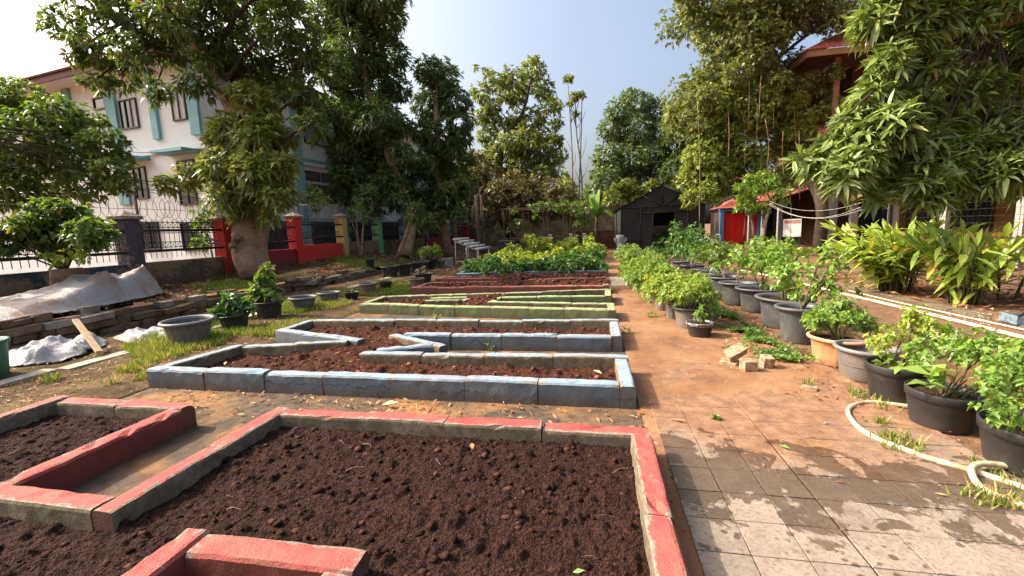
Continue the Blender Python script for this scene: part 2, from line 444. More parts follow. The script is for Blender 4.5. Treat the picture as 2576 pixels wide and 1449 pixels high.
def paint_mat(name, c, chip=0.5, base_h=0.0):
    """kerb paint: worn at edges, chipped to concrete, splashed with red earth near the ground"""
    t = NT(name)
    n1 = t.noise(t.pos, 5, 6, 0.68); n2 = t.noise(t.pos, 26, 6, 0.72); n3 = t.noise(t.pos, 100, 3, 0.6)
    d = tuple(x * 0.78 for x in c); l = tuple(min(1, x * 1.18 + 0.01) for x in c)
    col = t.ramp(n1, [(0.3, d), (0.7, l)])
    col = t.mix(t.math('MULTIPLY', t.oi.outputs['Random'], 0.22), col, d)
    conc = t.ramp(n2, [(0.3, (0.13, 0.10, 0.07)), (0.7, (0.33, 0.275, 0.21))])
    chipn = t.math('ADD', t.math('MULTIPLY', n2, 0.75), t.math('MULTIPLY', t.noise(t.pos, 2.6, 4, 0.6, 0, (9, 2, 5)), 0.35))
    lo = 0.76 - 0.13 * chip
    col = t.mix(t.rng(chipn, lo, lo + 0.03), col, conc)
    wn_ = t.math('ADD', t.math('MULTIPLY', t.noise(t.pos, 6.5, 7, 0.72, 0.3, (2, 6, 3)), 0.8), t.math('MULTIPLY', t.noise(t.pos, 1.3, 3, 0.5, 0, (5, 5, 1)), 0.3))
    dusty = t.ramp(n2, [(0.3, (0.17, 0.10, 0.065)), (0.7, (0.30, 0.19, 0.125))])
    col = t.mix(t.math('MULTIPLY', t.rng(wn_, 0.47, 0.64), 0.85), col, t.mix(0.55, col, dusty))
    col = t.mix(t.math('MULTIPLY', t.rng(wn_, 0.665, 0.685), 0.9), col, conc)
    pn = t.math('ADD', t.rng(t.g.outputs['Pointiness'], 0.51, 0.60), t.math('MULTIPLY', t.math('SUBTRACT', n2, 0.5), 1.9))
    col = t.mix(t.math('MULTIPLY', t.rng(pn, 0.62, 0.72), 0.85), col, conc)
    ob = t.sep(t.obc)
    rag = t.math('ADD', ob[1], t.math('MULTIPLY', t.math('SUBTRACT', t.noise(t.pos, 9, 6, 0.7, 0.3, (1, 4, 4)), 0.5), 0.13))
    col = t.mix(t.rng(rag, 0.046, 0.052), col, conc)
    z = ob[2]
    spl = t.math('ADD', t.rng(z, 0.15, 0.0), t.math('MULTIPLY', t.math('SUBTRACT', n1, 0.5), 1.0))
    splash = t.ramp(n2, [(0.3, (0.13, 0.075, 0.035)), (0.7, (0.25, 0.145, 0.065))])
    col = t.mix(t.math('MULTIPLY', t.rng(spl, 0.2, 0.75), 0.92), col, splash)
    col = t.mix(t.math('MULTIPLY', t.rng(n3, 0.62, 0.7), 0.45), col, tuple(x * 0.45 for x in c))
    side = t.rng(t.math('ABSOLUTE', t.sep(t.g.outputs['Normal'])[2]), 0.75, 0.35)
    side_tone = t.mix(0.45, tuple(x * 0.30 for x in c), (0.085, 0.058, 0.038))  # upright faces are mixed darker and browner than the tops
    col = t.mix(t.math('MULTIPLY', side, t.rng(n1, 0.25, 0.7, 0.55, 0.92)), col, side_tone)
    t.bump(t.math('ADD', n2, n3), 0.55, 0.012)
    return t.fin(col, 0.78, 0.25)
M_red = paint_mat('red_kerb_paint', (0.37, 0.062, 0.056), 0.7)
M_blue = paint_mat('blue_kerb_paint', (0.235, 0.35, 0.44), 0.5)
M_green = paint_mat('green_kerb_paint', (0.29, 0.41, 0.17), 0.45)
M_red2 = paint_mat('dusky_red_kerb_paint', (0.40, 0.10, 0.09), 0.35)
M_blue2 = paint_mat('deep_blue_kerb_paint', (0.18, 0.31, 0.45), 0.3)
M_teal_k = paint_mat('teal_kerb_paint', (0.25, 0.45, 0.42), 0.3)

def plastic(name, c, dust, amt=0.5, rough=0.5):
    t = NT(name); n1 = t.noise(t.pos, 5, 5, 0.65); n2 = t.noise(t.pos, 40, 5, 0.7)
    z = t.sep(t.obc)[2]
    col = t.ramp(n2, [(0.3, tuple(x * 0.85 for x in c)), (0.7, tuple(x * 1.15 for x in c))])
    dd = t.math('ADD', t.math('MULTIPLY', t.rng(z, 0.28, 0.0), 0.5), t.math('MULTIPLY', t.math('SUBTRACT', n1, 0.45), 1.6))
    dd = t.math('MULTIPLY', t.rng(dd, 0.0, 0.9), amt)
    col = t.mix(dd, col, dust)
    col = t.mix(t.math('MULTIPLY', t.oi.outputs['Random'], 0.25), col, tuple(x * 0.55 for x in c))
    mud = t.noise(t.pos, 11, 6, 0.7, 0.4, (2, 2, 7)); col = t.mix(t.math('MULTIPLY', t.rng(mud, 0.56, 0.68), amt * 0.8), col, dust)
    t.bump(n2, 0.2, 0.006)
    return t.fin(col, t.rng(n1, 0.3, 0.7, rough - 0.08, rough + 0.15), 0.35)
M_pot_black = plastic('black_plastic_pot', (0.022, 0.022, 0.024), (0.11, 0.085, 0.065), 0.4)
M_pot_grey = plastic('grey_plastic_pot', (0.12, 0.118, 0.115), (0.24, 0.17, 0.12), 0.75)
M_pot_big = plastic('weathered_dark_pot', (0.055, 0.058, 0.062), (0.17, 0.15, 0.13), 0.75, 0.55)
M_pot_rim = plastic('pot_rim_plastic', (0.09, 0.092, 0.1), (0.2, 0.17, 0.15), 0.3, 0.4)
M_pot_rim_g = plastic('grey_rim_plastic', (0.17, 0.168, 0.17), (0.25, 0.2, 0.17), 0.3, 0.45)
M_terra = plastic('terracotta_plastic', (0.52, 0.22, 0.10), (0.42, 0.23, 0.12), 0.5, 0.6)
M_terra_rim = plastic('terracotta_rim', (0.58, 0.30, 0.17), (0.45, 0.28, 0.17), 0.3, 0.6)
M_pot_brown = plastic('brown_pot', (0.16, 0.10, 0.075), (0.28, 0.18, 0.11), 0.6)
M_silver = simple('silver_painted_rim', (0.45, 0.44, 0.43), 0.5, 0.3, 20, 0.2, dirt=(0.06, 0.05, 0.045), dirt_amt=0.7)
M_white_pot = plastic('whitewashed_pot', (0.42, 0.40, 0.37), (0.25, 0.18, 0.13), 0.6)
M_metal_blk = simple('black_iron', (0.018, 0.018, 0.02), 0.5, 0.3, 12, 0.15, dirt=(0.09, 0.055, 0.035), dirt_amt=0.3, spec=0.4)
M_wire = simple('rusty_wire', (0.13, 0.10, 0.085), 0.6, 0.3, 12, 0.0, metal=0.4)
M_pvc = simple('white_pvc', (0.72, 0.70, 0.66), 0.4, 0.1, 5, 0.0, dirt=(0.4, 0.34, 0.26), dirt_amt=0.35)
M_hose = simple('cream_hose', (0.62, 0.52, 0.35), 0.45, 0.15, 6, 0.0, dirt=(0.36, 0.25, 0.14), dirt_amt=0.45)
M_pipe = simple('cream_pipe', (0.70, 0.58, 0.42), 0.45, 0.1, 6, 0.0, dirt=(0.45, 0.3, 0.17), dirt_amt=0.3)
M_wood = simple('weathered_timber', (0.50, 0.36, 0.21), 0.8, 0.25, 14, 0.4, 60)
M_pole = simple('brown_pole', (0.13, 0.08, 0.05), 0.85, 0.35, 8, 0.4)
M_bark_mango = bark_mat('mango_bark', (0.40, 0.26, 0.17), (0.12, 0.07, 0.045), 2.6)
M_bark_dark = bark_mat('dark_bark', (0.10, 0.07, 0.05), (0.04, 0.03, 0.022), 4)
M_bark_pale = bark_mat('pale_bark', (0.33, 0.25, 0.17), (0.15, 0.10, 0.07), 6)
M_twig = bark_mat('green_stem', (0.16, 0.15, 0.06), (0.09, 0.07, 0.035), 12)

L_mango = leaf_mat('mango_leaf', (0.04, 0.072, 0.02), (0.125, 0.17, 0.044), (0.22, 0.13, 0.04), 0.03, 0.42)
L_mango_dk = leaf_mat('dark_mango_leaf', (0.05, 0.09, 0.03), (0.14, 0.195, 0.06), (0.2, 0.13, 0.04), 0.02, 0.38)
L_sprout = leaf_mat('sprout_leaf', (0.09, 0.125, 0.028), (0.27, 0.31, 0.075), (0.30, 0.19, 0.09), 0.09, 0.42)
L_near = leaf_mat('near_mango_leaf', (0.075, 0.125, 0.026), (0.25, 0.32, 0.085), (0.4, 0.3, 0.06), 0.006, 0.25, 0.38, 0.6)
L_fig = leaf_mat('fig_leaf', (0.075, 0.105, 0.028), (0.24, 0.27, 0.085), (0.28, 0.2, 0.09), 0.05)
L_fig_lo = leaf_mat('lower_fig_leaf', (0.10, 0.15, 0.025), (0.33, 0.38, 0.075), (0.35, 0.25, 0.09), 0.03)
L_yel = leaf_mat('sunlit_leaf', (0.09, 0.13, 0.025), (0.29, 0.33, 0.07), (0.38, 0.28, 0.06), 0.05)
L_far = leaf_mat('far_leaf', (0.05, 0.085, 0.03), (0.16, 0.22, 0.075), (0.3, 0.25, 0.06), 0.02)
L_brown = leaf_mat('dry_bush_leaf', (0.06, 0.065, 0.02), (0.18, 0.16, 0.06), (0.26, 0.15, 0.08), 0.2)
L_bush = leaf_mat('bush_leaf', (0.06, 0.115, 0.024), (0.19, 0.27, 0.06), (0.4, 0.3, 0.04), 0.02, 0.4)
L_basil = leaf_mat('basil_leaf', (0.08, 0.17, 0.025), (0.25, 0.38, 0.075), (0.5, 0.42, 0.05), 0.04, 0.38)
L_basil_y = leaf_mat('yellowing_basil_leaf', (0.13, 0.22, 0.03), (0.33, 0.42, 0.07), (0.52, 0.42, 0.04), 0.1, 0.38)
L_citrus = leaf_mat('citrus_leaf', (0.07, 0.16, 0.02), (0.24, 0.37, 0.055), (0.45, 0.42, 0.05), 0.02, 0.35)
L_chili = leaf_mat('chili_leaf', (0.08, 0.17, 0.03), (0.25, 0.36, 0.07), (0.45, 0.42, 0.05), 0.03, 0.35)
L_chili_y = leaf_mat('light_chili_leaf', (0.11, 0.20, 0.03), (0.31, 0.40, 0.075), (0.55, 0.45, 0.05), 0.05, 0.38)
L_veg = leaf_mat('vegetable_leaf', (0.035, 0.10, 0.022), (0.12, 0.23, 0.05), (0.35, 0.32, 0.05), 0.01, 0.3)
L_veg_y = leaf_mat('yellow_green_leaf', (0.15, 0.22, 0.025), (0.40, 0.46, 0.08), (0.5, 0.4, 0.05), 0.05, 0.38)
L_ginger = leaf_mat('ginger_leaf', (0.17, 0.27, 0.04), (0.44, 0.54, 0.11), (0.58, 0.44, 0.09), 0.06, 0.4, 0.4, 0.5)
L_banana = leaf_mat('banana_leaf', (0.12, 0.24, 0.04), (0.26, 0.4, 0.08), (0.4, 0.32, 0.1), 0.08, 0.4)
L_weed = leaf_mat('weed_leaf', (0.045, 0.11, 0.02), (0.17, 0.28, 0.05), (0.3, 0.25, 0.06), 0.03, 0.3)
L_grass = leaf_mat('grass_blade', (0.06, 0.115, 0.018), (0.23, 0.29, 0.055), (0.45, 0.34, 0.14), 0.25, 0.3, 0.6, 0.2)
L_dry = leaf_mat('fallen_leaf', (0.13, 0.06, 0.03), (0.48, 0.30, 0.15), (0.35, 0.11, 0.05), 0.25, 0.1, 0.7, 0.2)
L_red = leaf_mat('red_bract', (0.45, 0.02, 0.03), (0.7, 0.06, 0.06), None, 0, 0.3)
L_flower = leaf_mat('white_flower', (0.45, 0.45, 0.36), (0.7, 0.7, 0.6), None, 0, 0.3)

# ---------------------------------------------------------------- foliage
UP = np.array([0, 0, 1.0])
def norm(v): return v / (np.linalg.norm(v, axis=-1, keepdims=True) + 1e-9)
def leaf_mesh(B, D, N, L, Wd, droop=0.25, full=True):
    """leaf blades: base, direction, normal, length, width -> one V,F pair"""
    n = len(B); S = norm(np.cross(D, N)); N = norm(np.cross(S, D))
    L = np.broadcast_to(L, n)[:, None]; Wd = np.broadcast_to(Wd, n)[:, None]
    dr = np.broadcast_to(droop, n)[:, None] * L * UP
    if full == 'long':
        V = [B]
        for f, wf in ((.28, 1.0), (.64, .82)):
            c = B + D * L * f - dr * f * f; V += [c + S * Wd * .5 * wf + N * Wd * .16, c, c - S * Wd * .5 * wf + N * Wd * .16]
        V = np.stack(V + [B + D * L - dr], 1).reshape(-1, 3)
        f = np.array([(0, 2, 1), (0, 3, 2), (1, 2, 5), (1, 5, 4), (2, 3, 6), (2, 6, 5), (4, 5, 7), (5, 6, 7)])
        F = (f[None] + (np.arange(n) * 8)[:, None, None]).reshape(-1, 3)
    elif full:
        mid = B + D * L * 0.48 - dr * 0.22
        l = mid + S * Wd * 0.5 + N * Wd * 0.18; r = mid - S * Wd * 0.5 + N * Wd * 0.18
        tip = B + D * L - dr
        V = np.stack([B, l, mid, r, tip], 1).reshape(-1, 3)
        f = np.array([(0, 2, 1), (0, 3, 2), (1, 2, 4), (2, 3, 4)])
        F = (f[None] + (np.arange(n) * 5)[:, None, None]).reshape(-1, 3)
    else:
        mid = B + D * L * 0.45 - dr * 0.2
        V = np.stack([B, mid + S * Wd * 0.5, B + D * L - dr, mid - S * Wd * 0.5], 1).reshape(-1, 3)
        f = np.array([(0, 3, 2, 1)])
        F = (f[None] + (np.arange(n) * 4)[:, None, None]).reshape(-1, 4)
    return V, F
def whorls(T, A, k, L, W, spread=(0.5, 1.25), droop=0.3, full=True, stem=0.25):
    """k leaves round each twig tip T with axis A"""
    n = len(T); A = norm(A)
    ref = np.where(np.abs(A[:, 2:3]) < 0.9, UP[None], np.array([[1.0, 0, 0]]))
    a = norm(np.cross(A, ref)); b = np.cross(A, a)
    ph = rng.uniform(0, 6.28, (n, 1)) + np.arange(k)[None] * 2.39996 + rng.normal(0, 0.25, (n, k))
    sp = rng.uniform(spread[0], spread[1], (n, k))
    D = (A[:, None] * np.cos(sp)[..., None] + (a[:, None] * np.cos(ph)[..., None] + b[:, None] * np.sin(ph)[..., None]) * np.sin(sp)[..., None]).reshape(-1, 3)
    D = norm(D + rng.normal(0, 0.12, D.shape))
    Nn = norm(np.repeat(A, k, 0) * 0.8 + UP * 0.7 + rng.normal(0, 0.35, D.shape))
    ll = L * rng.uniform(0.5, 1.25, n * k)
    B = np.repeat(T, k, 0) - np.repeat(A, k, 0) * (rng.uniform(0, stem, n * k) * L * 1.5)[:, None]
    return leaf_mesh(B, D, Nn, ll, W * ll / L * rng.uniform(0.8, 1.2, n * k), droop * rng.uniform(0.4, 1.6, n * k), full)
def ball(n, inner=0.35):
    v = norm(rng.normal(0, 1, (n, 3))); r = (inner ** 3 + (1 - inner ** 3) * rng.uniform(0, 1, n)) ** (1 / 3)
    return v, r[:, None]
def cat(parts):
    V, F, b = [], [], 0
    for v, f in parts:
        V.append(v); F.append(f + b); b += len(v)
    return np.concatenate(V), np.concatenate(F)
def crown(clumps, dens, k, L, W, flat=0.85, spread=(0.5, 1.25), droop=0.3, full=True, inner=0.4, upb=0.35):
    """clumps: (x, y, z, radius); dens: twigs per m2 of clump surface"""
    parts = []
    for x, y, z, r in clumps:
        n = max(4, int(dens * 4 * math.pi * r * r))
        v, rr = ball(n, inner)
        rr = rr * (1 + 0.35 * fbm(v * 2.2 + np.array([x, y, z]), 2)[:, None] * 2)
        T = np.array([x, y, z]) + v * rr * r * np.array([1, 1, flat])
        A = v + UP * upb + rng.normal(0, 0.3, v.shape)
        parts.append(whorls(T, A, k, L, W, spread, droop, full))
    return cat(parts)
def px_clumps(lst, depth, jit=0.0, fac=1.0):
    out = []
    for c in lst:
        d = depth + (c[3] if len(c) > 3 else 0) + random.uniform(-jit, jit)
        p = at(c[0], c[1], d); out.append((p[0], p[1], p[2], c[2] * d / FPX * fac))
    return out
def branches(mb, start, clumps, r0_, n=6, sag=0.1):
    for (x, y, z, r) in clumps:
        e = np.array([x, y, z]); s = np.array(start)
        m = (s + e) / 2 + np.array([random.uniform(-.2, .2), random.uniform(-.2, .2), sag * np.linalg.norm(e - s)])
        P = spline([s, m, e], 6)
        mb.tube(P, np.linspace(r0_, r0_ * 0.25, 6), n, 0, False)
def tree(name, label, trunk, trunk_r, clumps, leafm, barkm, dens, k, L, W, group=None, br=True, brr=None, knobs=False, cat_='tree', extra=None, **kw):
    base = trunk[0]
    t = thing(name, label, cat_, (base[0], base[1], base[2]), 0, group)
    o = np.array(base, float)
    mb = MB(); P = spline(np.array(trunk) - o, 4 * len(trunk)); R = np.interp(np.linspace(0, 1, len(P)), np.linspace(0, 1, len(trunk_r)), trunk_r)
    V, F = tube(P, R, 12, True)
    V = V + (fbm(V * 3.0 + o, 3)[:, None]) * 0.35 * np.repeat(R, 12)[:, None] * norm(V - np.repeat(P, 12, 0))
    mb.add(V, F)
    lc = [(x - o[0], y - o[1], z - o[2], r) for x, y, z, r in clumps]; bm_ = MB()
    if br:
        for c in lc:
            dist = np.linalg.norm(P - np.array(c[:3]), axis=1) + np.where(P[:, 2] < P[:, 2].max() * 0.35, 50, 0)
            i = int(np.argmin(dist + 0.0)); i = max(0, i - 1)
            branches(bm_, P[i], [c], (brr or trunk_r[-1]) * random.uniform(0.4, 0.7))
    mb.add(bm_.v, bm_.f, 1)
    mb.build('trunk', [barkm, M_bark_dark], t, True)
    V, F = crown(lc, dens, k, L, W, **kw)
    obj('crown', mesh_np('crown', V, F, leafm), t)
    if extra:
        for nm, lcl, lm, a in extra:
            V, F = crown([(x - o[0], y - o[1], z - o[2], r) for x, y, z, r in lcl], **a)
            obj(nm, mesh_np(nm, V, F, lm), t)
    return t
# ================================================================ the setting
def grid(x0, x1, y0, y1, nx, ny, zf):
    X, Y = np.meshgrid(np.linspace(x0, x1, nx + 1), np.linspace(y0, y1, ny + 1)); X, Y = X.ravel(), Y.ravel()
    V = np.stack([X, Y, zf(X, Y)], 1)
    i = np.arange(nx * ny); r, c = i // nx, i % nx; a = r * (nx + 1) + c
    return V, np.stack([a, a + 1, a + nx + 2, a + nx + 1], 1)
struct(obj('ground', mesh_np('ground', [(-700, -700, 0), (700, -700, 0), (700, 900, 0), (-700, 900, 0)], np.array([[0, 1, 2, 3]]), M_ground)))
V, F = grid(0.36, 2.05, 1.0, 30, 34, 700, lambda x, y: 0.004 + np.clip(0.0125 * np.clip((y - 2.9) / 1.0, 0, 1) + 0.010 * fbm(np.stack([x, y, 0 * x], 1) * 3.0, 4) * np.clip((y - 2.6) / .8, 0, 1), 0, .02))
V[:, 0] += np.where(V[:, 0] > 2.0, 0.18 * np.sin(V[:, 1] * 1.7), 0)
path = struct(obj('paved_path', mesh_np('paved_path', V, F, M_path)))
# paving tiles (20-odd cm, laid square), pieces of the path
def tile_mesh(sx, sy, i):
    h, b = 0.012, 0.002
    V = [(-sx, -sy, 0), (sx, -sy, 0), (sx, sy, 0), (-sx, sy, 0), (-sx, -sy, h - b), (sx, -sy, h - b), (sx, sy, h - b), (-sx, sy, h - b),
         (-sx + b, -sy + b, h), (sx - b, -sy + b, h), (sx - b, sy - b, h), (-sx + b, sy - b, h)]
    F = [(0, 1, 5, 4), (1, 2, 6, 5), (2, 3, 7, 6), (3, 0, 4, 7), (4, 5, 9, 8), (5, 6, 10, 9), (6, 7, 11, 10), (7, 4, 8, 11), (8, 9, 10, 11)]
    return mesh_np('paving_tile', V, F, M_tile)
TS = 0.235
tm = [tile_mesh(TS / 2 - g, TS / 2 - g2, 0) for g, g2 in ((0.002, 0.002), (0.0025, 0.002), (0.002, 0.003), (0.003, 0.0025))]
m = MB(); m.bb(0.452, 2.0, 0.96, 3.3, 0.0045, 0.0065); m.build('mortar_bed', soil_mat('dark_mortar', (0.05, 0.03, 0.02), (0.09, 0.06, 0.04), (0.16, 0.11, 0.07)), path)
for ix in range(8):
    for iy in range(19):
        x = 0.45 + TS * (ix + 0.5); y = 0.95 + TS * (iy + 0.5)
        if x > 1.75 + 0.09 * iy - 0.25 * max(0, y - 3.1) * 2.2: continue
        if y > 4.3 and ix in (0, 4, 5): continue
        o = obj('paving_tile', random.choice(tm), path, (x + (0.007 if ix > 2 else 0), y, 0.004 + random.uniform(-0.0012, 0.0012)), (random.gauss(0, 0.003), random.gauss(0, 0.003), random.choice((0, math.pi)) + random.gauss(0, 0.004)))
V, F = grid(-4.55, 0.38, 0.2, 12.8, 10, 30, lambda x, y: 0.0035 + 0 * x)
struct(obj('bed_floor', mesh_np('bed_floor', V, F, M_floor)))
# bright cement slab beside the far red bed
V, F = grid(0.42, 0.86, 10.7, 12.6, 4, 10, lambda x, y: 0.03 + 0 * x); V[:, 0] += 0.05 * fbm(V * 3, 2)
mb = MB(); mb.bb(0.44, 0.86, 10.75, 12.6, 0.004, 0.04)
tag(mb.build('cement_slab', M_conc_pale), 'pale cement slab lying on the path beside the far red bed', 'slab')

# terrace behind the stone wall
def ter_z(x, y):
    wall = np.interp(y, [3, 6, 9, 14, 20, 45], [0.42, 0.40, 0.32, 0.24, 0.2, 0.2])
    fen = np.interp(y, [3, 8, 10.5, 13.4, 16, 20, 45], [0.45, 0.47, 0.48, 0.62, 0.69, 0.64, 0.62])
    f = np.clip((-8.3 - x) / 2.0, 0, 1)
    z = wall * (1 - f) + fen * f + 0.05 * fbm(np.stack([x, y, 0 * x], 1) * 1.1, 3)
    ramp = np.clip((-6.6 - x) / 1.7, 0, 1); ramp = ramp * ramp * (3 - 2 * ramp)
    return np.where(y > 15.4, z * ramp - 0.01 * (1 - ramp), z)
V, F = grid(-10.75, -6.4, -2, 46, 22, 120, ter_z)
xs = V[F].mean(1)
F = F[(xs[:, 0] < -8.28) | (xs[:, 1] > 15.4)]
struct(obj('terrace', mesh_np('terrace', V, F, M_lawn, True)))
# trodden verge between the beds and the wall, and the pale edging strip along it
V, F = grid(-8.4, -4.55, 0.5, 16, 40, 110, lambda x, y: 0.012 + 0.05 * np.clip(fbm(np.stack([x, y, 0 * x], 1) * 1.3, 4) + 0.12, -0.02, 1) * np.clip((-4.6 - x) * 2.0, 0, 1))
struct(obj('verge', mesh_np('verge', V, F, M_lawn, True)))
edge = MB(); y = 2.2
es = thing('edging_strip', 'pale concrete edging strip along the left grass verge', 'edging'); 
while y < 13.5:
    L = random.uniform(0.7, 1.1); x = np.interp(y, [2, 3.3, 4.5, 6.5, 8, 14], [-6.55, -6.35, -6.2, -6.55, -6.75, -7.0])
    m = MB(); m.box((x + random.uniform(-.02, .02), y + L / 2, -0.012), (0.2, L - 0.015, 0.10), random.gauss(0.02, 0.03)); m.build('edging_slab', M_conc_pale, es); y += L
# pale flat edging to the right, at the foot of the ginger plants
es2 = thing('flat_edging', 'line of flat pale concrete slabs at the foot of the ginger plants', 'edging')
y = 5.0
while y < 11.5:
    L = random.uniform(0.5, 0.9); m = MB(); m.box((5.62 + random.uniform(-.05, .05), y + L / 2, -.01), (0.22, L - 0.03, 0.06), random.gauss(0, 0.05)); m.build('edging_slab', M_conc, es2); y += L + random.choice((0, 0, 0.15))

# ---------------------------------------------------------------- dry stone wall
sw = thing('stone_wall', 'low dry-stacked stone retaining wall along the left terrace', 'wall')
def stone_mesh(seed):
    V0 = np.array([(x, y, z) for x in (-.5, -.17, .17, .5) for y in (-.5, .5) for z in (-.5, .5)], float)
    mbx = MB(); mbx.box((0, 0, 0), (1, 1, 1))
    nx = 4; V = []; F = []
    prof = [(-.5, -.46), (-.46, -.5), (.46, -.5), (.5, -.46), (.5, .46), (.46, .5), (-.46, .5), (-.5, .46)]
    xs = [-.5, -.46, -.15, .15, .46, .5]; sc = [.86, 1, 1, 1, 1, .86]
    for x, s in zip(xs, sc):
        for a, b in prof: V.append((x, a * s, b * s))
    for i in range(len(xs) - 1):
        for j in range(8): F.append((i * 8 + j, i * 8 + (j + 1) % 8, (i + 1) * 8 + (j + 1) % 8, (i + 1) * 8 + j))
    F.append(tuple(range(7, -1, -1))); F.append(tuple(40 + j for j in range(8)))
    V = np.array(V); V += 0.16 * np.stack([fbm(V * 2.1 + seed * 9.1, 3, k) for k in range(3)], 1)
    return V, F
stones = []
for s in range(8):
    V, F = stone_mesh(s)
    for mt in (M_stone, M_stone_top): stones.append(mesh_np('stone', V, F, mt))
for cz in range(4):
    y = 3.0 + 0.2 * cz
    while y < 15.3:
        L = random.uniform(0.18, 0.55); hh = float(np.interp(y, [3, 6, 9, 14, 16], [0.42, 0.40, 0.32, 0.26, 0.2]))
        h = 0.122
        top = (cz + 1) * h
        if top < hh + 0.09 and random.random() < (1.0 if top < hh - 0.03 else 0.55):
            mt = random.randrange(8) * 2 + (1 if top > hh - 0.06 and random.random() < 0.7 else 0)
            o = obj('stone', stones[mt], sw, (-8.22 + random.gauss(0, 0.05) - 0.02 * cz, y + L / 2, cz * h + h / 2 + random.uniform(-.004, .004)), (random.gauss(0, .03), random.gauss(0, .035), math.pi / 2 + random.gauss(0, 0.12)))
            o.scale = (L - 0.012, random.uniform(0.22, 0.3), h * random.uniform(0.78, 1.05))
        y += L
V, F = grid(-8.36, -8.30, 3, 15.4, 1, 40, lambda x, y: np.interp(y, [3, 6, 9, 14, 16], [0.36, 0.34, 0.26, 0.18, 0.1]) - np.where(x > -8.33, 0.5, 0))
obj('earth_backing', mesh_np('earth_backing', V, F, M_ground), sw)

# ================================================================ raised beds
KW, KH = 0.13, 0.21
def kerb_mesh(L, mats, seed, rough_end=False):
    """one kerb block: painted top and outer (+y... -y is outer) side, bare concrete inside; origin at base centre"""
    nx = max(3, int(L / 0.06)); b = 0.012
    prof = [(-KW / 2, 0.0), (-KW / 2, KH * 0.35), (-KW / 2, KH * 0.7), (-KW / 2, KH - b * 1.6), (-KW / 2 + b, KH - b * 0.3), (-KW / 2 + 2.2 * b, KH), (0, KH), (KW / 2 - 1.6 * b, KH), (KW / 2 - 0.4 * b, KH - 0.5 * b), (KW / 2, KH - 1.8 * b), (KW / 2, KH * 0.6), (KW / 2, 0.0)]
    xs = np.linspace(-L / 2, L / 2, nx + 1); m = len(prof); V = []; F = []; mi = []
    for i, x in enumerate(xs):
        e = 0.98 if i in (0, nx) else 1.0
        for a, z in prof: V.append((x, a * e, z if z < KH * 0.8 else z - (0.004 if i in (0, nx) else 0)))
    for i in range(nx):
        for j in range(m - 1):
            F.append((i * m + j, (i + 1) * m + j, (i + 1) * m + j + 1, i * m + j + 1)); mi.append(0 if j < 8 else 1)
    F.append(tuple(range(m))); mi.append(0)
    F.append(tuple(nx * m + j for j in range(m - 1, -1, -1))); mi.append(0)
    V = np.array(V)
    V += 0.013 * np.stack([fbm(V * 11 + seed * 7.7, 3, k) for k in range(3)], 1) * np.array([0.4, 1, 1])
    bite = np.clip(fbm(V * 23 + seed * 3.1, 2, 9) - 0.19, 0, 1) * 0.16
    V[:, 2] -= np.where(V[:, 2] > KH * 0.8, bite, 0)
    return mesh_np('kerb_block', V, F, mats, False, mi)
kcache = {}
def kerb(L, paint, parent, p, ang, dz=0.0, lean=0.0):
    q = max(0.1, round(L / 0.04) * 0.04); s = random.randrange(4); key = (q, paint.name, s)
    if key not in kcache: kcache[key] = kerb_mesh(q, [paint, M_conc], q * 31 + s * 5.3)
    o = obj('kerb_block', kcache[key], parent, (p[0], p[1], dz), (lean, random.gauss(0, 0.006), ang))
    o.scale = ((L - 0.006) / q, 1, 1)
    return o
def kerb_run(a, b, paint, parent, e0=0.0, e1=0.0, block=0.70):
    """blocks along a->b; the outer painted face runs on the line a-b, kerb to the left of it"""
    a = np.array(a, float); b = np.array(b, float); d = b - a; L0 = np.linalg.norm(d); d /= L0; nrm = np.array([-d[1], d[0]])
    s, e = -e0, L0 + e1; L = e - s
    if L < 0.08: return
    n = max(1, round(L / block)); cuts = [s + L * i / n + (random.uniform(-.04, .04) if 0 < i < n else 0) for i in range(n + 1)]
    for i in range(n):
        l = cuts[i + 1] - cuts[i]; m = (cuts[i] + cuts[i + 1]) / 2
        c = a + d * m + nrm * (KW / 2 + random.gauss(0, 0.004))
        kerb(l, paint, parent, c, math.atan2(d[1], d[0]) + random.gauss(0, 0.009), random.choice((0, 0, 0, -.014)) + random.uniform(-0.008, 0.006), random.gauss(0, 0.018))
def bed_walls(poly, paint, parent, skip=()):
    n = len(poly)
    for i in range(n):
        if i in skip: continue
        p0, a, b, c = (np.array(poly[(i + k - 1) % n], float) for k in range(4))
        d1 = (b - a) / np.linalg.norm(b - a); d2 = (c - b) / np.linalg.norm(c - b)
        cr = d1[0] * d2[1] - d1[1] * d2[0]; dt = d1.dot(d2); th = math.atan2(cr, dt)
        e1 = -min(0.2, KW * abs(math.sin(th))) if th > 0 else min(0.14, KW * abs(math.tan(th / 2)) * (1.0 if abs(th) < 1.2 else 1.0))
        kerb_run(a, b, paint, parent, 0.0, e1 - 0.002)
def crumbs(x, y, cell, seed, prob):
    ix, iy = np.floor(x / cell).astype(np.int64), np.floor(y / cell).astype(np.int64); z = np.zeros_like(x)
    for dx in (-1, 0, 1):
        for dy in (-1, 0, 1):
            jx, jy = ix + dx, iy + dy; h = [_hash(jx, jy, 0 * jx + k, seed) for k in range(5)]
            cx, cy = (jx + .1 + .8 * h[0]) * cell, (jy + .1 + .8 * h[1]) * cell; r = cell * (.25 + .5 * h[2])
            ex = (x - cx) * (.7 + .6 * h[4]); ey = y - cy
            z = np.maximum(z, np.where(h[3] < prob, np.sqrt(np.clip(r * r - ex * ex - ey * ey, 0, None)) * (.45 + .6 * h[4]), 0))
    return z
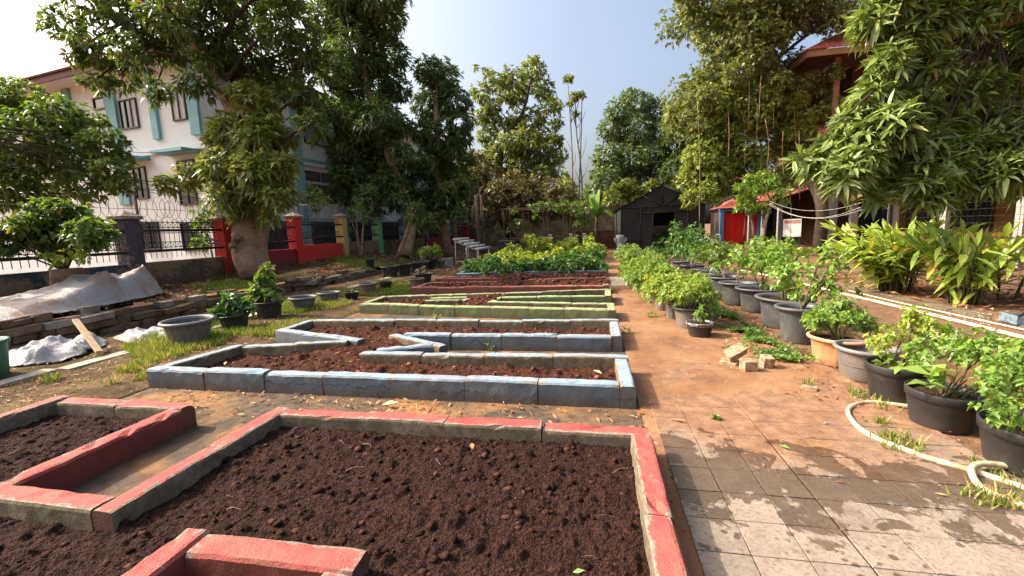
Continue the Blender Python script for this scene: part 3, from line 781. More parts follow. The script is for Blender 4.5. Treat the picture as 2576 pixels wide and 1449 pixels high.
def soil(poly, parent, mat, z0, amp, step, seed, ybounds=None, mound=None, clods=0, csize=(0.008, 0.03), heap=None):
    P = np.array(poly); x0, y0 = P.min(0); x1, y1 = P.max(0)
    if ybounds: y0, y1 = max(y0, ybounds[0]), min(y1, ybounds[1])
    nx, ny = int((x1 - x0) / step), int((y1 - y0) / step)
    def zf(x, y):
        q = np.stack([x, y, 0 * x + seed], 1)
        z = z0 + amp * 1.2 * fbm(q * 1.6, 3) + amp * 0.9 * fbm(q * 7, 3, 5) + amp * 0.8 * np.abs(fbm(q * 19, 2, 9)) + amp * 0.4 * fbm(q * 38, 3, 3)
        wx, wy = x + .012 * fbm(q * 40, 2, 7), y + .012 * fbm(q * 40, 2, 8)
        z = z + crumbs(wx, wy, .024, 3, .8) * .7 + crumbs(wx, wy, .06, 4, .22) * .6 + crumbs(wx, wy, .13, 5, .10) * .6 * (amp > .05)
        if heap is not None: z = z + heap(x, y)
        return z
    V, F = grid(x0, x1, y0, y1, nx, ny, zf)
    sp = [(px, py) for px, py in poly]
    ok = in_poly(V[:, 0], V[:, 1], sp)
    F = F[ok[F].all(1)]
    obj('soil', mesh_np('soil', V, F, mat, True), parent)
    if clods:
        n = clods * 3; x = rng.uniform(x0 + .1, x1 - .1, n); y = rng.uniform(y0 + .02, y1 - .1, n)
        m = in_poly(x, y, sp)
        for dx, dy in ((.14, 0), (-.14, 0), (0, .14), (0, -.14)): m &= in_poly(x + dx, y + dy, sp)
        x, y = x[m][:clods], y[m][:clods]
        s = csize[0] + (csize[1] - csize[0]) * rng.uniform(0, 1, len(x)) ** 4.0
        V, F = lumps(np.stack([x, y, zf(x, y) + s * 0.05], 1), s, 0.7)
        obj('soil_clods', mesh_np('soil_clods', V, F, M_clod_dark if mat is M_soil_dark else M_clod_red, False), parent, kind='stuff')
    return zf

bedA = thing('raised_bed', 'near raised bed with red painted kerb walls and dark moist soil', 'garden bed', group='painted raised beds')
polyA = [(-4.6, 0.3), (-1.71, 0.3), (-1.71, 1.33), (-1.06, 1.33), (-1.06, 0.3), (0.34, 0.3), (0.34, 2.75), (-2.45, 2.75), (-2.45, 1.62), (-3.2, 1.62), (-3.2, 2.75), (-4.6, 2.75)]
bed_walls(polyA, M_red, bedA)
zA = soil(polyA, bedA, M_soil_dark, 0.095, 0.036, 0.0088, 1.0, (1.0, 2.74), clods=2600, csize=(0.003, 0.026))
bedB = thing('raised_bed', 'raised bed with light blue painted kerbs and notched sides, brown soil', 'garden bed', group='painted raised beds')
polyB = [(-4.57, 3.45), (0.33, 3.45), (0.33, 4.33), (-2.42, 4.27), (-1.69, 4.6), (-2.44, 5.0), (0.33, 5.10), (0.33, 6.03), (-4.47, 5.95), (-4.5, 5.2), (-3.02, 4.70), (-4.38, 4.42)]
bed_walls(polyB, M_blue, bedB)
zB = soil(polyB, bedB, M_soil_red, 0.085, 0.07, 0.017, 2.0, clods=1200, csize=(0.005, 0.03), heap=lambda x, y: 0.05 * np.exp(-((x + 2.7) ** 2 / 0.5 + (y - 4.7) ** 2 / 1.2)))
bedC = thing('raised_bed', 'raised bed with pale green painted kerbs and red-brown soil clods', 'garden bed', group='painted raised beds')
polyC = [(-4.45, 7.36), (0.34, 6.70), (0.34, 7.42), (-1.80, 7.56), (-1.78, 8.0), (0.33, 8.13), (0.35, 9.05), (-2.6, 8.5), (-4.42, 8.22)]
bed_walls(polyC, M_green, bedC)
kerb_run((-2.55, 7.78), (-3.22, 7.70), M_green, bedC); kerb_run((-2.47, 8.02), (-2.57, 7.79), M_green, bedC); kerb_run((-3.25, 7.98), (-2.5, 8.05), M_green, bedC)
zC = soil(polyC, bedC, M_soil_red, 0.09, 0.10, 0.026, 3.0, clods=900, csize=(0.01, 0.05), heap=lambda x, y: 0.12 * np.exp(-((x + 2.1) ** 2 / 0.12 + (y - 8.0) ** 2 / 0.3)))
bedD = thing('raised_bed', 'raised bed with dusky red kerbs and heaped dark soil beyond the green bed', 'garden bed', group='painted raised beds')
polyD = [(-4.38, 9.62), (0.33, 9.62), (0.31, 10.55), (-1.9, 10.52), (-1.8, 10.8), (0.33, 11.3), (0.33, 12.08), (-4.4, 11.98), (-4.43, 11.33), (-2.4, 11.3), (-2.6, 10.62), (-4.42, 10.55)]
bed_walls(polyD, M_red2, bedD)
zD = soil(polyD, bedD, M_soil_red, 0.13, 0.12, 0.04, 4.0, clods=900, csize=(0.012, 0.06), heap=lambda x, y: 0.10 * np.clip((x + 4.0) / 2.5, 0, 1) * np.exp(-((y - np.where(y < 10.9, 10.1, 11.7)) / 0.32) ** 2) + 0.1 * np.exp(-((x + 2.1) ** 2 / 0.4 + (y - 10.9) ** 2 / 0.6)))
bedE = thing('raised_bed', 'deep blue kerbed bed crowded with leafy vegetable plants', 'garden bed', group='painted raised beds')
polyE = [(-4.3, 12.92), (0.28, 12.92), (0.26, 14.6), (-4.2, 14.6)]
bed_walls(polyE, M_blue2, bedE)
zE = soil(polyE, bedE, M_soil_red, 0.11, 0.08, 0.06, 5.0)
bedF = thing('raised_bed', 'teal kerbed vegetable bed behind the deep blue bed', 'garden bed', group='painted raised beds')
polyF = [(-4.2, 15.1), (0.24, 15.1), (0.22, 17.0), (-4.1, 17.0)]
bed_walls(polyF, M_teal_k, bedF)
zF_ = soil(polyF, bedF, M_soil_red, 0.11, 0.08, 0.08, 6.0)
# ================================================================ boundary fence on the left
FX = -10.3
def wall_mat(name, c, worn, amt):
    t = NT(name); n1 = t.noise(t.pos, 1.5, 6, 0.68); n2 = t.noise(t.pos, 9, 6, 0.7); n3 = t.noise(t.pos, 60, 4, 0.6)
    col = t.ramp(n2, [(0.3, tuple(x * 0.7 for x in c)), (0.7, c)])
    w = t.math('ADD', t.math('MULTIPLY', n1, 0.6), t.math('MULTIPLY', n2, 0.4))
    z = t.sep(t.pos)[2]
    w = t.math('ADD', w, t.rng(z, 1.0, 0.4, 0, 0.14))
    col = t.mix(t.rng(w, 0.66 - 0.25 * amt, 0.70 - 0.25 * amt), col, t.ramp(n2, [(0.3, tuple(x * 0.6 for x in worn)), (0.7, worn)]))
    t.bump(t.math('ADD', n2, n3), 0.4, 0.012)
    return t.fin(col, 0.85, 0.25)
MW_blue = wall_mat('worn_navy_paint', (0.03, 0.055, 0.085), (0.20, 0.15, 0.10), 0.55)
MW_brown = wall_mat('bare_dirty_plaster', (0.25, 0.17, 0.10), (0.13, 0.085, 0.055), 0.6)
MW_dred = wall_mat('dark_red_paint', (0.30, 0.035, 0.035), (0.10, 0.055, 0.045), 0.35)
MW_red = wall_mat('bright_red_paint', (0.62, 0.05, 0.04), (0.20, 0.09, 0.06), 0.2)
MW_purple = wall_mat('dull_violet_paint', (0.085, 0.07, 0.095), (0.22, 0.17, 0.13), 0.6)
MW_yellow = wall_mat('ochre_paint', (0.50, 0.38, 0.13), (0.33, 0.24, 0.13), 0.35)
MW_lgreen = wall_mat('leaf_green_paint', (0.20, 0.45, 0.20), (0.33, 0.33, 0.2), 0.25)
MW_lblue = wall_mat('pale_blue_paint', (0.33, 0.48, 0.60), (0.4, 0.38, 0.33), 0.25)
MW_cap = concrete_mat('cap_concrete', (0.45, 0.40, 0.31), (0.2, 0.165, 0.12), (0.13, 0.11, 0.08))
PY = [2.2, 5.0, 7.85, 10.4, 13.35, 16.2, 19.2, 22.1, 25.0, 27.9, 30.8, 33.7, 36.6, 39.5, 42.4, 45.3]
PC = [MW_lblue, MW_lgreen, MW_purple, MW_red, MW_red, MW_yellow, MW_lgreen, MW_lblue, MW_purple, MW_red, MW_yellow, MW_red, MW_lgreen, MW_lblue, MW_red, MW_red]
WC = [MW_blue, MW_blue, MW_brown, MW_dred, MW_red, MW_brown, MW_brown, MW_brown, MW_dred, MW_dred, MW_dred, MW_dred, MW_brown, MW_brown, MW_dred]
fence = thing('boundary_fence', 'colourful pillared fence with low walls, black iron grilles and coiled razor wire', 'fence', (FX, 0, 0))
def zb(y): return float(np.interp(y, [3, 8, 10.5, 13.4, 16, 20, 45], [0.45, 0.47, 0.48, 0.62, 0.69, 0.64, 0.62])) - 0.05
for i, y in enumerate(PY):
    z0, zt = zb(y) - 0.2, zb(y) + 1.62
    mb = MB(); mb.bb(-0.17, 0.17, y - 0.17, y + 0.17, z0, zt)
    p = mb.build('pillar', PC[i], fence)
    c = MB(); c.bb(-0.22, 0.22, y - 0.22, y + 0.22, zt, zt + 0.06)
    c.add([(-0.24, y - 0.24, zt + 0.06), (0.24, y - 0.24, zt + 0.06), (0.24, y + 0.24, zt + 0.06), (-0.24, y + 0.24, zt + 0.06), (0, y, zt + 0.2)], [(0, 1, 4), (1, 2, 4), (2, 3, 4), (3, 0, 4), (3, 2, 1, 0)])
    c.build('pillar_cap', MW_cap, p)
    if i == len(PY) - 1: break
    y2 = PY[i + 1]; w0 = 0.5 * (zb(y) + zb(y2)); wt = w0 + 0.62
    mb = MB(); mb.bb(-0.08, 0.08, y + 0.172, y2 - 0.172, w0 - 0.3, wt)
    mb.build('low_wall', WC[i], fence)
    for zr in (w0 + 0.88, w0 + 1.36):
        m = MB(); m.tube([(0.05, y + 0.1, zr), (0.13, y + 0.22, zr), (0.13, y2 - 0.22, zr), (0.05, y2 - 0.1, zr)], 0.032, 8); m.build('rail', M_metal_blk, fence, True)
    if y > 34: continue
    m = MB(); n = int((y2 - y - 0.4) / 0.12)
    for k in range(n + 1):
        yy = y + 0.2 + k * (y2 - y - 0.4) / n; m.tube([(0.0, yy, wt - 0.02 if y > 10 else w0 + 0.7), (0.0, yy, w0 + 1.62)], 0.008, 4, 0, False)
    for zz in (w0 + 0.95, w0 + 1.08, w0 + 1.30, w0 + 1.43, w0 + 1.56):
        m.tube([(0.0, y + 0.2, zz), (0.0, y2 - 0.2, zz)], 0.009, 4, 0, False)
    for zz in (w0 + 0.95, w0 + 1.43):
        for k in range(n):
            ya, yb2 = y + 0.2 + k * (y2 - y - 0.4) / n, y + 0.2 + (k + 1) * (y2 - y - 0.4) / n
            m.tube([(0.004, ya, zz), (0.004, yb2, zz + 0.13)], 0.006, 4, 0, False); m.tube([(-0.004, ya, zz + 0.13), (-0.004, yb2, zz)], 0.006, 4, 0, False)
    m.build('grille', M_metal_blk, fence, kind='stuff')
    if y < 24:
        m = MB(); T = []
        loops = int((y2 - y) / 0.17)
        for k in range(loops * 14):
            a = k / 14 * 2 * math.pi; r = 0.25 + 0.05 * math.sin(k * 0.37) + 0.04 * math.sin(k * 0.11 + i)
            T.append((r * math.cos(a) * 0.8, y + 0.1 + (y2 - y - 0.2) * k / (loops * 14), w0 + 1.86 + r * math.sin(a) + 0.03 * math.sin(k * 0.13)))
        m.tube(T, 0.0055, 3, 0, False); m.tube([(0, y, w0 + 1.86), (0, y2, w0 + 1.86)], 0.006, 3, 0, False)
        m.build('razor_wire', M_wire, fence, kind='stuff')
    if i in (2, 3, 4, 5):
        m = MB(); m.bb(-0.02, 0.02, y + 0.26, y + 0.30, w0 + 1.6, w0 + 2.2); m.build('wire_post', M_wire, fence)

# ================================================================ white school building beyond the fence
MB_white = simple('white_plaster', (0.76, 0.79, 0.79), 0.85, 0.06, 2, 0.15, 30, dirt=(0.58, 0.60, 0.62), dirt_amt=0.1)
MB_teal = simple('teal_paint', (0.22, 0.45, 0.50), 0.7, 0.12, 3, 0.1)
MB_glass = NT('dark_glass').fin((0.025, 0.032, 0.04), 0.12, 0.5)
MB_frame = simple('dark_window_frame', (0.05, 0.045, 0.045), 0.5, 0.2, 5, 0)
MB_rooft = simple('brown_roof_tile', (0.24, 0.12, 0.095), 0.85, 0.3, 9, 0.3)
MB_fascia = simple('maroon_fascia', (0.14, 0.06, 0.055), 0.7, 0.2, 4, 0)
MB_panel = simple('pale_shutter_panel', (0.52, 0.50, 0.50), 0.6, 0.1, 4, 0)
MB_soff = simple('soffit_board', (0.62, 0.60, 0.58), 0.8, 0.08, 3, 0)
BX0, BX1, BY0, BY1, BZ = -38.0, -15.2, 15.0, 36.0, 8.1
wb = thing('white_building', 'white three-storey building with teal columns and dark windows behind the fence', 'building', (BX1, BY0, 0), rad(-8.0))
def B(mb, x0, x1, y0, y1, z0, z1): return mb.bb(x0 - BX1, x1 - BX1, y0 - BY0, y1 - BY0, z0, z1)
m = MB(); B(m, BX0, BX1, BY0, BY1, -0.5, BZ + 0.4); m.build('wall', MB_white, wb)
m = MB(); B(m, BX0 - .12, BX1 + .12, BY0 - .12, BY1 + .12, 5.15, 5.32); m.build('ledge', MB_white, wb)
m = MB(); B(m, BX1, BX1 + .1, BY0 + 1, BY1, 5.34, 5.5); m.build('band', MB_teal, wb)
m = MB(); B(m, BX0 - .9, BX1 + .9, BY0 - .9, BY1 + .9, BZ + 0.4, BZ + 0.46); m.build('soffit', MB_soff, wb)
m = MB()
for a in ((BX0 - .95, BX1 + .95, BY0 - .95, BY0 - .88), (BX1 + .88, BX1 + .95, BY0 - .88, BY1 + .95)): B(m, *a, BZ + 0.36, BZ + 0.62)
m.build('fascia', MB_fascia, wb)
# hipped roof with ribbed tile courses
rx0, rx1, ry0, ry1 = BX0 - 1 - BX1, 1.0, -1.0, BY1 - BY0 + 1
zr = BZ + 0.62; hw = (ry1 - ry0) / 2; ap = 4.0
cx0, cx1, cy = rx0 + 9, rx1 - 9, (ry0 + ry1) / 2
roofp = MB(); roofp.add([(rx0, ry0, zr), (rx1, ry0, zr), (rx1, ry1, zr), (rx0, ry1, zr), (cx0, cy, zr + ap), (cx1, cy, zr + ap)], [(0, 1, 5, 4), (1, 2, 5), (2, 3, 4, 5), (3, 0, 4)])
roof = roofp.build('roof', MB_rooft, wb)
m = MB()
for k in range(16):
    t0 = k / 16 * 0.6; yy = ry0 + (cy - ry0) * t0; zz = zr + ap * t0 + 0.03
    m.tube([(rx0 + 9 * t0, yy, zz), (rx1 - 9 * t0, yy, zz)], 0.05, 5, 0, False)
m.build('tile_courses', MB_rooft, roof, kind='stuff')
# columns, windows of the front (placed where they stand on the wall)
def front_rect(x0, x1, y0, y1):
    a = on_y(x0, y1, BY0); b = on_y(x1, y0, BY0); return a[0], b[0], a[2], b[2]
for xa, xb, zlo in ((-23.6, -23.15, 5.75), (-20.75, -20.1, 3.2), (-18.0, -17.62, 5.75), (-15.75, -15.22, 5.7)):
    m = MB(); B(m, xa, xb, BY0 - 0.12, BY0, zlo, BZ + 0.4); m.build('column', MB_teal, wb)
def window(x0, x1, z0, z1, face, panes=2, white=(), canopy=False):
    """a framed window on the front ('f', runs along X) or the garden side ('s', runs along Y)"""
    w = x1 - x0
    def q(a0, a1, d0, d1, zz0, zz1, mb):
        if face == 'f': B(mb, a0, a1, BY0 - d1, BY0 - d0, zz0, zz1)
        else: B(mb, BX1 + d0, BX1 + d1, a0, a1, zz0, zz1)
    fr = MB()
    for a in ((x0, x1, z0, z0 + .05), (x0, x1, z1 - .05, z1)): q(a[0], a[1], 0, .08, a[2], a[3], fr)
    for k in range(panes + 1):
        xx = x0 + (w - 0.05) * k / panes; q(xx, xx + .05, 0, .075, z0 + .05, z1 - .05, fr)
    f = fr.build('window', MB_frame, wb)
    for k in range(panes):
        m = MB(); q(x0 + (w - .05) * k / panes + .05, x0 + (w - .05) * (k + 1) / panes, 0.0, .03, z0 + .05, z1 - .05, m)
        m.build('pane', MB_panel if k in white else MB_glass, f)
    if canopy:
        m = MB(); q(x0 - .4, x1 + .4, 0, .75, z1 + .22, z1 + .34, m); m.build('canopy', MB_teal, wb)
window(-21.6, -20.8, 7.35, 7.85, 'f', 1)
window(-19.95, -18.85, 6.35, 7.55, 'f', 3, (2,))
window(-16.75, -15.95, 6.35, 7.5, 'f', 2, (0, 1))
window(-19.7, -18.9, 3.4, 4.75, 'f', 2, (), True)
window(-16.9, -15.9, 4.3, 4.8, 'f', 2, (1,), True)
window(-17.0, -16.0, 3.0, 3.9, 'f', 2)
window(-19.8, -18.6, 1.2, 2.4, 'f', 2); window(-17.2, -16.0, 1.1, 2.3, 'f', 2)
y = 17.0
while y < 33:
    window(y, y + 1.0, 3.3, 4.25, 's', 1); window(y, y + 1.0, 4.4, 4.9, 's', 1)
    window(y + 1.15, y + 2.15, 3.3, 4.25, 's', 1); window(y + 1.15, y + 2.15, 4.4, 4.9, 's', 1)
    window(y + .2, y + 1.9, 6.3, 7.5, 's', 2)
    window(y + .1, y + 2.0, 0.8, 2.3, 's', 3)
    m = MB(); B(m, BX1, BX1 + .25, y + 2.42, y + 2.78, -0.2, BZ + .4); m.build('column', MB_teal, wb)
    y += 3.0
for yy in (22.6, 23.7):
    ac = thing('air_conditioner', 'white air conditioner unit on the building wall, %s of the pair' % ('nearer' if yy < 23 else 'farther'), 'air conditioner', (BX1 + 0.32 * math.cos(rad(8)) + (yy - BY0) * math.sin(rad(8)), BY0 + (yy - BY0) * math.cos(rad(8)) - 0.32 * math.sin(rad(8)), 5.75), rad(-8.0), 'wall air conditioners')
    m = MB(); m.bb(-.2, .2, -.4, .4, .02, .55); m.build('casing', MB_panel, ac)
    m = MB(); m.lathe([(0.0, 0.0), (0.2, 0.0), (0.2, 0.03), (0.0, 0.03)], 16); g = m.build('fan_grille', MB_frame, ac, loc=(0.205, 0.1, 0.28)); g.rotation_euler = (0, math.pi / 2, 0)
    m = MB(); m.bb(-.33, .2, -.3, -.25, -.05, .018); m.bb(-.33, .2, .25, .3, -.05, .018); m.build('bracket', MB_panel, ac)

# ================================================================ right-hand building under the trees
MR_wall = simple('ochre_plaster', (0.26, 0.155, 0.06), 0.85, 0.25, 2, 0.1, dirt=(0.2, 0.12, 0.06), dirt_amt=0.5)
MR_yel = simple('yellow_dado', (0.55, 0.40, 0.07), 0.7, 0.15, 3, 0)
MR_roof = simple('red_roof_tile', (0.42, 0.115, 0.085), 0.8, 0.3, 7, 0.3)
MR_dark = simple('dark_timber', (0.06, 0.04, 0.03), 0.7, 0.3, 6, 0.1)
MR_post = simple('grey_post', (0.30, 0.27, 0.25), 0.8, 0.2, 6, 0.1)
MR_shade = simple('shaded_plaster', (0.085, 0.05, 0.026), 0.9, 0.3, 1.2, 0.1, dirt=(0.05, 0.03, 0.018), dirt_amt=0.6)  # plaster with the shade under the trees put into its colour
rb = thing('tiled_building', 'ochre building with red tiled hip roof and low verandah wing half hidden by trees', 'building', (10.8, 24, 0))
def corrugated(name, q, n=10, wave=.24):
    """tiled roof plane q = eave a, eave b, top b, top a; rolls run up the slope, courses across"""
    a, b, c, d = (np.array(p, float) for p in q); L = np.linalg.norm(b - a); m = max(8, int(L / wave) * 4); V = []; F = []
    for i in range(n + 1):
        f = i / n; p0 = a + (d - a) * f; p1 = b + (c - b) * f
        for j in range(m + 1): V.append(p0 + (p1 - p0) * j / m + np.array([0, 0, .035 * math.cos(j * math.pi / 2)]))
    for i in range(n):
        for j in range(m): F.append((i * (m + 1) + j, i * (m + 1) + j + 1, (i + 1) * (m + 1) + j + 1, (i + 1) * (m + 1) + j))
    r = MB().add(V, F).build(name, MR_roof, rb); cs = MB(); k = max(3, int(np.linalg.norm((d - a)) / .3))
    for i in range(k):
        f = i / k; cs.tube([a + (d - a) * f + np.array([0, 0, .02]), b + (c - b) * f + np.array([0, 0, .02])], .035, 4, 0, False)
    cs.build('tile_courses', MR_roof, r, kind='stuff')
def bx(name, mat, *a): return MB().bb(*a).build(name, mat, rb)
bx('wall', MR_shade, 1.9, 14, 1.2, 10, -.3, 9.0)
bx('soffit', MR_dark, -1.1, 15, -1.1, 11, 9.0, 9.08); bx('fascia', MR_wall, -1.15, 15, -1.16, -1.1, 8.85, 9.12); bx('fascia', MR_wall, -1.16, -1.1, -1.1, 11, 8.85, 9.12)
corrugated('roof', [(-1.2, -1.2, 9.15), (15, -1.2, 9.15), (11, 5, 12.6), (4.6, 5, 12.6)]); corrugated('roof', [(-1.2, 11, 9.15), (-1.2, -1.2, 9.15), (4.6, 5, 12.6), (4.6, 5.1, 12.6)])
corrugated('canopy_roof', [(-.6, -1.5, 5.4), (14, -1.5, 5.4), (14, 1.18, 6.2), (-.6, 1.18, 6.2)]); bx('fascia', MR_wall, -.6, 14, -1.52, -1.46, 5.1, 5.36)
for x in (.1, 3.2, 6.3): bx('post', MR_post, x, x + .3, -1.35, -1.1, -.3, 5.1); bx('post', MR_wall, x + .3, x + .55, -.3, -.05, 6.2, 8.99)
for x in (.8, 2.6, 4.4, 6.2):
    for z0, z1 in ((.9, 2.3), (6.6, 8.2)):
        w = bx('window', MR_dark, x + 1.6, x + 2.9, 1.15, 1.198, z0, z1)
        for k in range(2): MB().bb(x + 1.66 + k * .62, x + 2.22 + k * .62, 1.138, 1.148, z0 + .06, z1 - .06).build('pane', MB_glass, w)
# side verandah under its own tiled roof
corrugated('side_verandah_roof', [(-1.4, 10.2, 2.6), (-1.4, .9, 2.6), (1.88, .9, 3.5), (1.88, 10.2, 3.5)]); bx('fascia', MR_wall, -1.43, -1.37, .9, 10.2, 2.34, 2.56)
for y in (1.0, 3.2, 5.4, 7.6, 9.8): bx('post', MR_post, -1.2, -1.0, y, y + .2, -.3, 2.5)
# low verandah wing towards the camera
bx('wing_wall', MR_wall, 2.7, 9, -18, -1.6, -.3, 3.2); bx('dado', MR_yel, 2.64, 2.7, -18, -1.6, -.3, .85)
corrugated('verandah_roof', [(.3, -1.7, 2.5), (.3, -18.6, 2.5), (6, -18.6, 4.3), (6, -1.7, 4.3)])
bx('fascia', MR_wall, .27, .33, -18.6, -1.7, 2.24, 2.47); bx('ceiling', MR_dark, .33, 2.69, -18.6, -1.7, 2.4, 2.44)
for y in np.arange(-17.8, -2, 2.6): bx('post', MR_post, .5, .75, y - .12, y + .12, -.3, 2.39)
for y in np.arange(-16.8, -3, 2.6):
    w = bx('window', MR_dark, 2.6, 2.638, y, y + 1.5, .9, 2.1)
    for k in range(2): MB().bb(2.585, 2.597, y + .06 + k * .72, y + .72 + k * .72, .96, 2.04).build('pane', MB_glass, w)
# low classroom block in the shade behind the fig tree
gb = thing('classroom_block', 'low dark verandah building in shade behind the guava tree', 'building', (11.6, 34.5, 0))
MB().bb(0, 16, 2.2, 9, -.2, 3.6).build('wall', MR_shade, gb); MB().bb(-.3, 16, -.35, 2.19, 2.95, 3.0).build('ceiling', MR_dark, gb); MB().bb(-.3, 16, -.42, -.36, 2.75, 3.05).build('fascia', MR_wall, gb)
MB().add([(-.5, -.5, 3.06), (16, -.5, 3.06), (16, 5, 5.6), (-.5, 5, 5.6)], [(0, 1, 2, 3)]).build('roof', MR_roof, gb)
for x in np.arange(.1, 15, 2.4): MB().bb(x, x + .22, -.2, .02, -.2, 2.949).build('post', MR_post, gb)
for x in np.arange(.9, 14, 2.4): MB().bb(x, x + 1.2, 2.15, 2.198, .8, 2.2).build('window', MB_glass, gb)

# ================================================================ shade-net greenhouse
def net_mat():
    t = NT('black_shade_net'); n = t.noise(t.pos, 1.2, 5, 0.6); n2 = t.noise(t.pos, 6, 4, 0.6)
    col = t.ramp(n, [(0.3, (0.014, 0.013, 0.013)), (0.7, (0.036, 0.032, 0.029))])
    col = t.mix(t.rng(n2, 0.6, 0.75), col, (0.06, 0.05, 0.045)); t.bump(n, 0.25, 0.08)
    t.fin(col, 0.75, 0.3)
    tr = t.n.new('ShaderNodeBsdfTransparent'); ms = t.n.new('ShaderNodeMixShader'); ms.inputs[0].default_value = 0.03
    t.l.new(t.b.outputs[0], ms.inputs[1]); t.l.new(tr.outputs[0], ms.inputs[2]); t.l.new(ms.outputs[0], t.out.inputs[0])
    return t.mat
M_net = net_mat()
gh = thing('shade_house', 'black shade-net greenhouse with pitched roof and open doorway', 'greenhouse', (1.42, 23.5, 0))
GW, GD, GE, GA = 4.15, 9.0, 2.45, 3.52
dx0, dx1, dh = 1.62, 2.74, 2.14
def panel(name, pts, parent=gh, mat=M_net, seg=1):
    m = MB(); m.add(pts, [tuple(range(len(pts)))]); return m.build(name, mat, parent)
panel('front_net', [(0, 0, 0), (dx0, 0, 0), (dx0, 0, dh), (0, 0, dh)]); panel('front_net', [(dx1, 0, 0), (GW, 0, 0), (GW, 0, dh), (dx1, 0, dh)])
panel('front_net', [(0, 0, dh), (GW, 0, dh), (GW, 0, GE), (0, 0, GE)])
panel('gable_net', [(0, 0, GE), (GW, 0, GE), (GW / 2, 0, GA)])
panel('side_net', [(0, 0, 0), (0, GD, 0), (0, GD, GE), (0, 0, GE)]); panel('side_net', [(GW, 0, 0), (GW, GD, 0), (GW, GD, GE), (GW, 0, GE)])
panel('back_net', [(0, GD, 0), (GW, GD, 0), (GW, GD, GE), (GW / 2, GD, GA), (0, GD, GE)])
panel('roof_net', [(-.1, -.08, GE - .02), (GW / 2, -.08, GA + .02), (GW / 2, GD, GA + .02), (-.1, GD, GE - .02)]); panel('roof_net', [(GW + .1, -.08, GE - .02), (GW / 2, -.08, GA + .02), (GW / 2, GD, GA + .02), (GW + .1, GD, GE - .02)])
M_gframe = simple('dark_frame_tube', (0.02, 0.02, 0.022), 0.5, 0.2, 8, 0)
for a, b in (((0, 0, 0), (0, 0, GE)), ((GW, 0, 0), (GW, 0, GE)), ((0, 0, GE), (GW, 0, GE)), ((0, 0, GE), (GW / 2, 0, GA)), ((GW, 0, GE), (GW / 2, 0, GA)), ((GW / 2, 0, GE), (GW / 2, 0, GA)), ((GW / 2, 0, GE), (GW * .26, 0, GE + .62)), ((GW / 2, 0, GE), (GW * .74, 0, GE + .62)), ((dx0, 0, 0), (dx0, 0, dh)), ((dx1, 0, 0), (dx1, 0, dh)), ((1.0, 0, dh), (3.4, 0, dh)), ((1.0, 0, 0), (1.0, 0, GE)), ((3.35, 0, 0), (3.35, 0, GE)), ((0, GD, 0), (0, GD, GE)), ((0, 0, 1.2), (0, GD, 1.2))):
    m = MB(); m.tube([(a[0], a[1] - .03, a[2]), (b[0], b[1] - .03, b[2])], 0.025, 6); m.build('frame_tube', M_gframe, gh, True)
shp = thing('shade_plant', 'leafy plants growing inside the dark greenhouse doorway', 'plant', (3.6, 24.6, 0))
V, F = crown([(0, 0, .5, .55), (-.5, .5, .6, .6), (.4, .6, .8, .6), (.1, .2, .95, .4)], 26, 6, .16, .06); obj('foliage', mesh_np('foliage', V, F, L_veg), shp)

# concrete post like a cut tree trunk in front of the greenhouse
sp = thing('trunk_pedestal', 'grey concrete pedestal shaped like a cut tree trunk by the greenhouse', 'pedestal', (1.36, 22.9, 0))
V, F = lathe([(0.0, 0), (.26, 0), (.23, .1), (.19, .35), (.18, .6), (.2, .85), (.21, 1.02), (.16, 1.04), (0, 1.0)], 14); V = V + norm(V * np.array([1, 1, 0.01])) * (0.09 * fbm(V * 7, 3))[:, None]
obj('shaft', mesh_np('shaft', V, F, simple('grey_cement', (0.38, 0.38, 0.40), 0.85, 0.3, 8, 0.5), True), sp)
for s in (-1, 1):
    m = MB(); m.tube(spline([(s * .1, 0, .6), (s * .24, -.03, .75), (s * .27, -.03, .9)], 6), np.linspace(.08, .06, 6), 8); m.build('branch_stub', bpy.data.materials['grey_cement'], sp, True)

# ================================================================ red and blue kiosk
ks = thing('garden_kiosk', 'small bright red kiosk with blue corner posts and tiled roof', 'kiosk', (8.5, 31.5, 0))
M_kred = simple('bright_red_boards', (0.75, 0.025, 0.02), 0.55, 0.12, 3, 0.1); M_kblue = simple('sky_blue_post', (0.12, 0.33, 0.68), 0.55, 0.1, 3, 0)
for k in range(11):
    m = MB(); m.bb(.2 + k * .19, .2 + k * .19 + .184, -.02 - (k % 2) * .008, .02, .1, 2.15); m.build('board', M_kred, ks)
for x in (0.07, 2.42):
    m = MB(); m.bb(x - .12, x + .12, -.13, .13, 0, 2.2); m.build('corner_post', M_kblue, ks)
m = MB(); m.bb(-.1, 2.6, -.1, .1, 2.203, 2.45); m.build('lintel', M_kblue, ks)
m = MB(); m.bb(0.02, 2.45, .14, 2.6, 0, 2.2); m.build('wall', MR_dark, ks)
m = MB(); m.add([(-.15, -.4, 2.455), (2.7, -.4, 2.455), (2.7, 2.8, 2.455), (-.15, 2.8, 2.455), (1.25, 1.2, 3.2)], [(0, 1, 4), (1, 2, 4), (2, 3, 4), (3, 0, 4), (3, 2, 1, 0)]); m.build('roof', MR_roof, ks)

# ================================================================ walls at the far end
fw = tag(MB().bb(-14, 3.5, 36, 36.25, 0, 3.2).build('far_wall', simple('cream_wall', (0.36, 0.30, 0.21), 0.9, 0.25, 0.8, 0.1, dirt=(0.14, 0.12, 0.07), dirt_amt=0.7)), 'cream boundary wall at the far end behind the trellis', 'wall')
lw = tag(MB().bb(-1.2, 1.35, 29.5, 29.9, 0, 1.25).build('low_brick_wall', simple('maroon_brick', (0.16, 0.065, 0.05), 0.9, 0.4, 5, 0.5)), 'low dark maroon wall left of the greenhouse', 'wall')
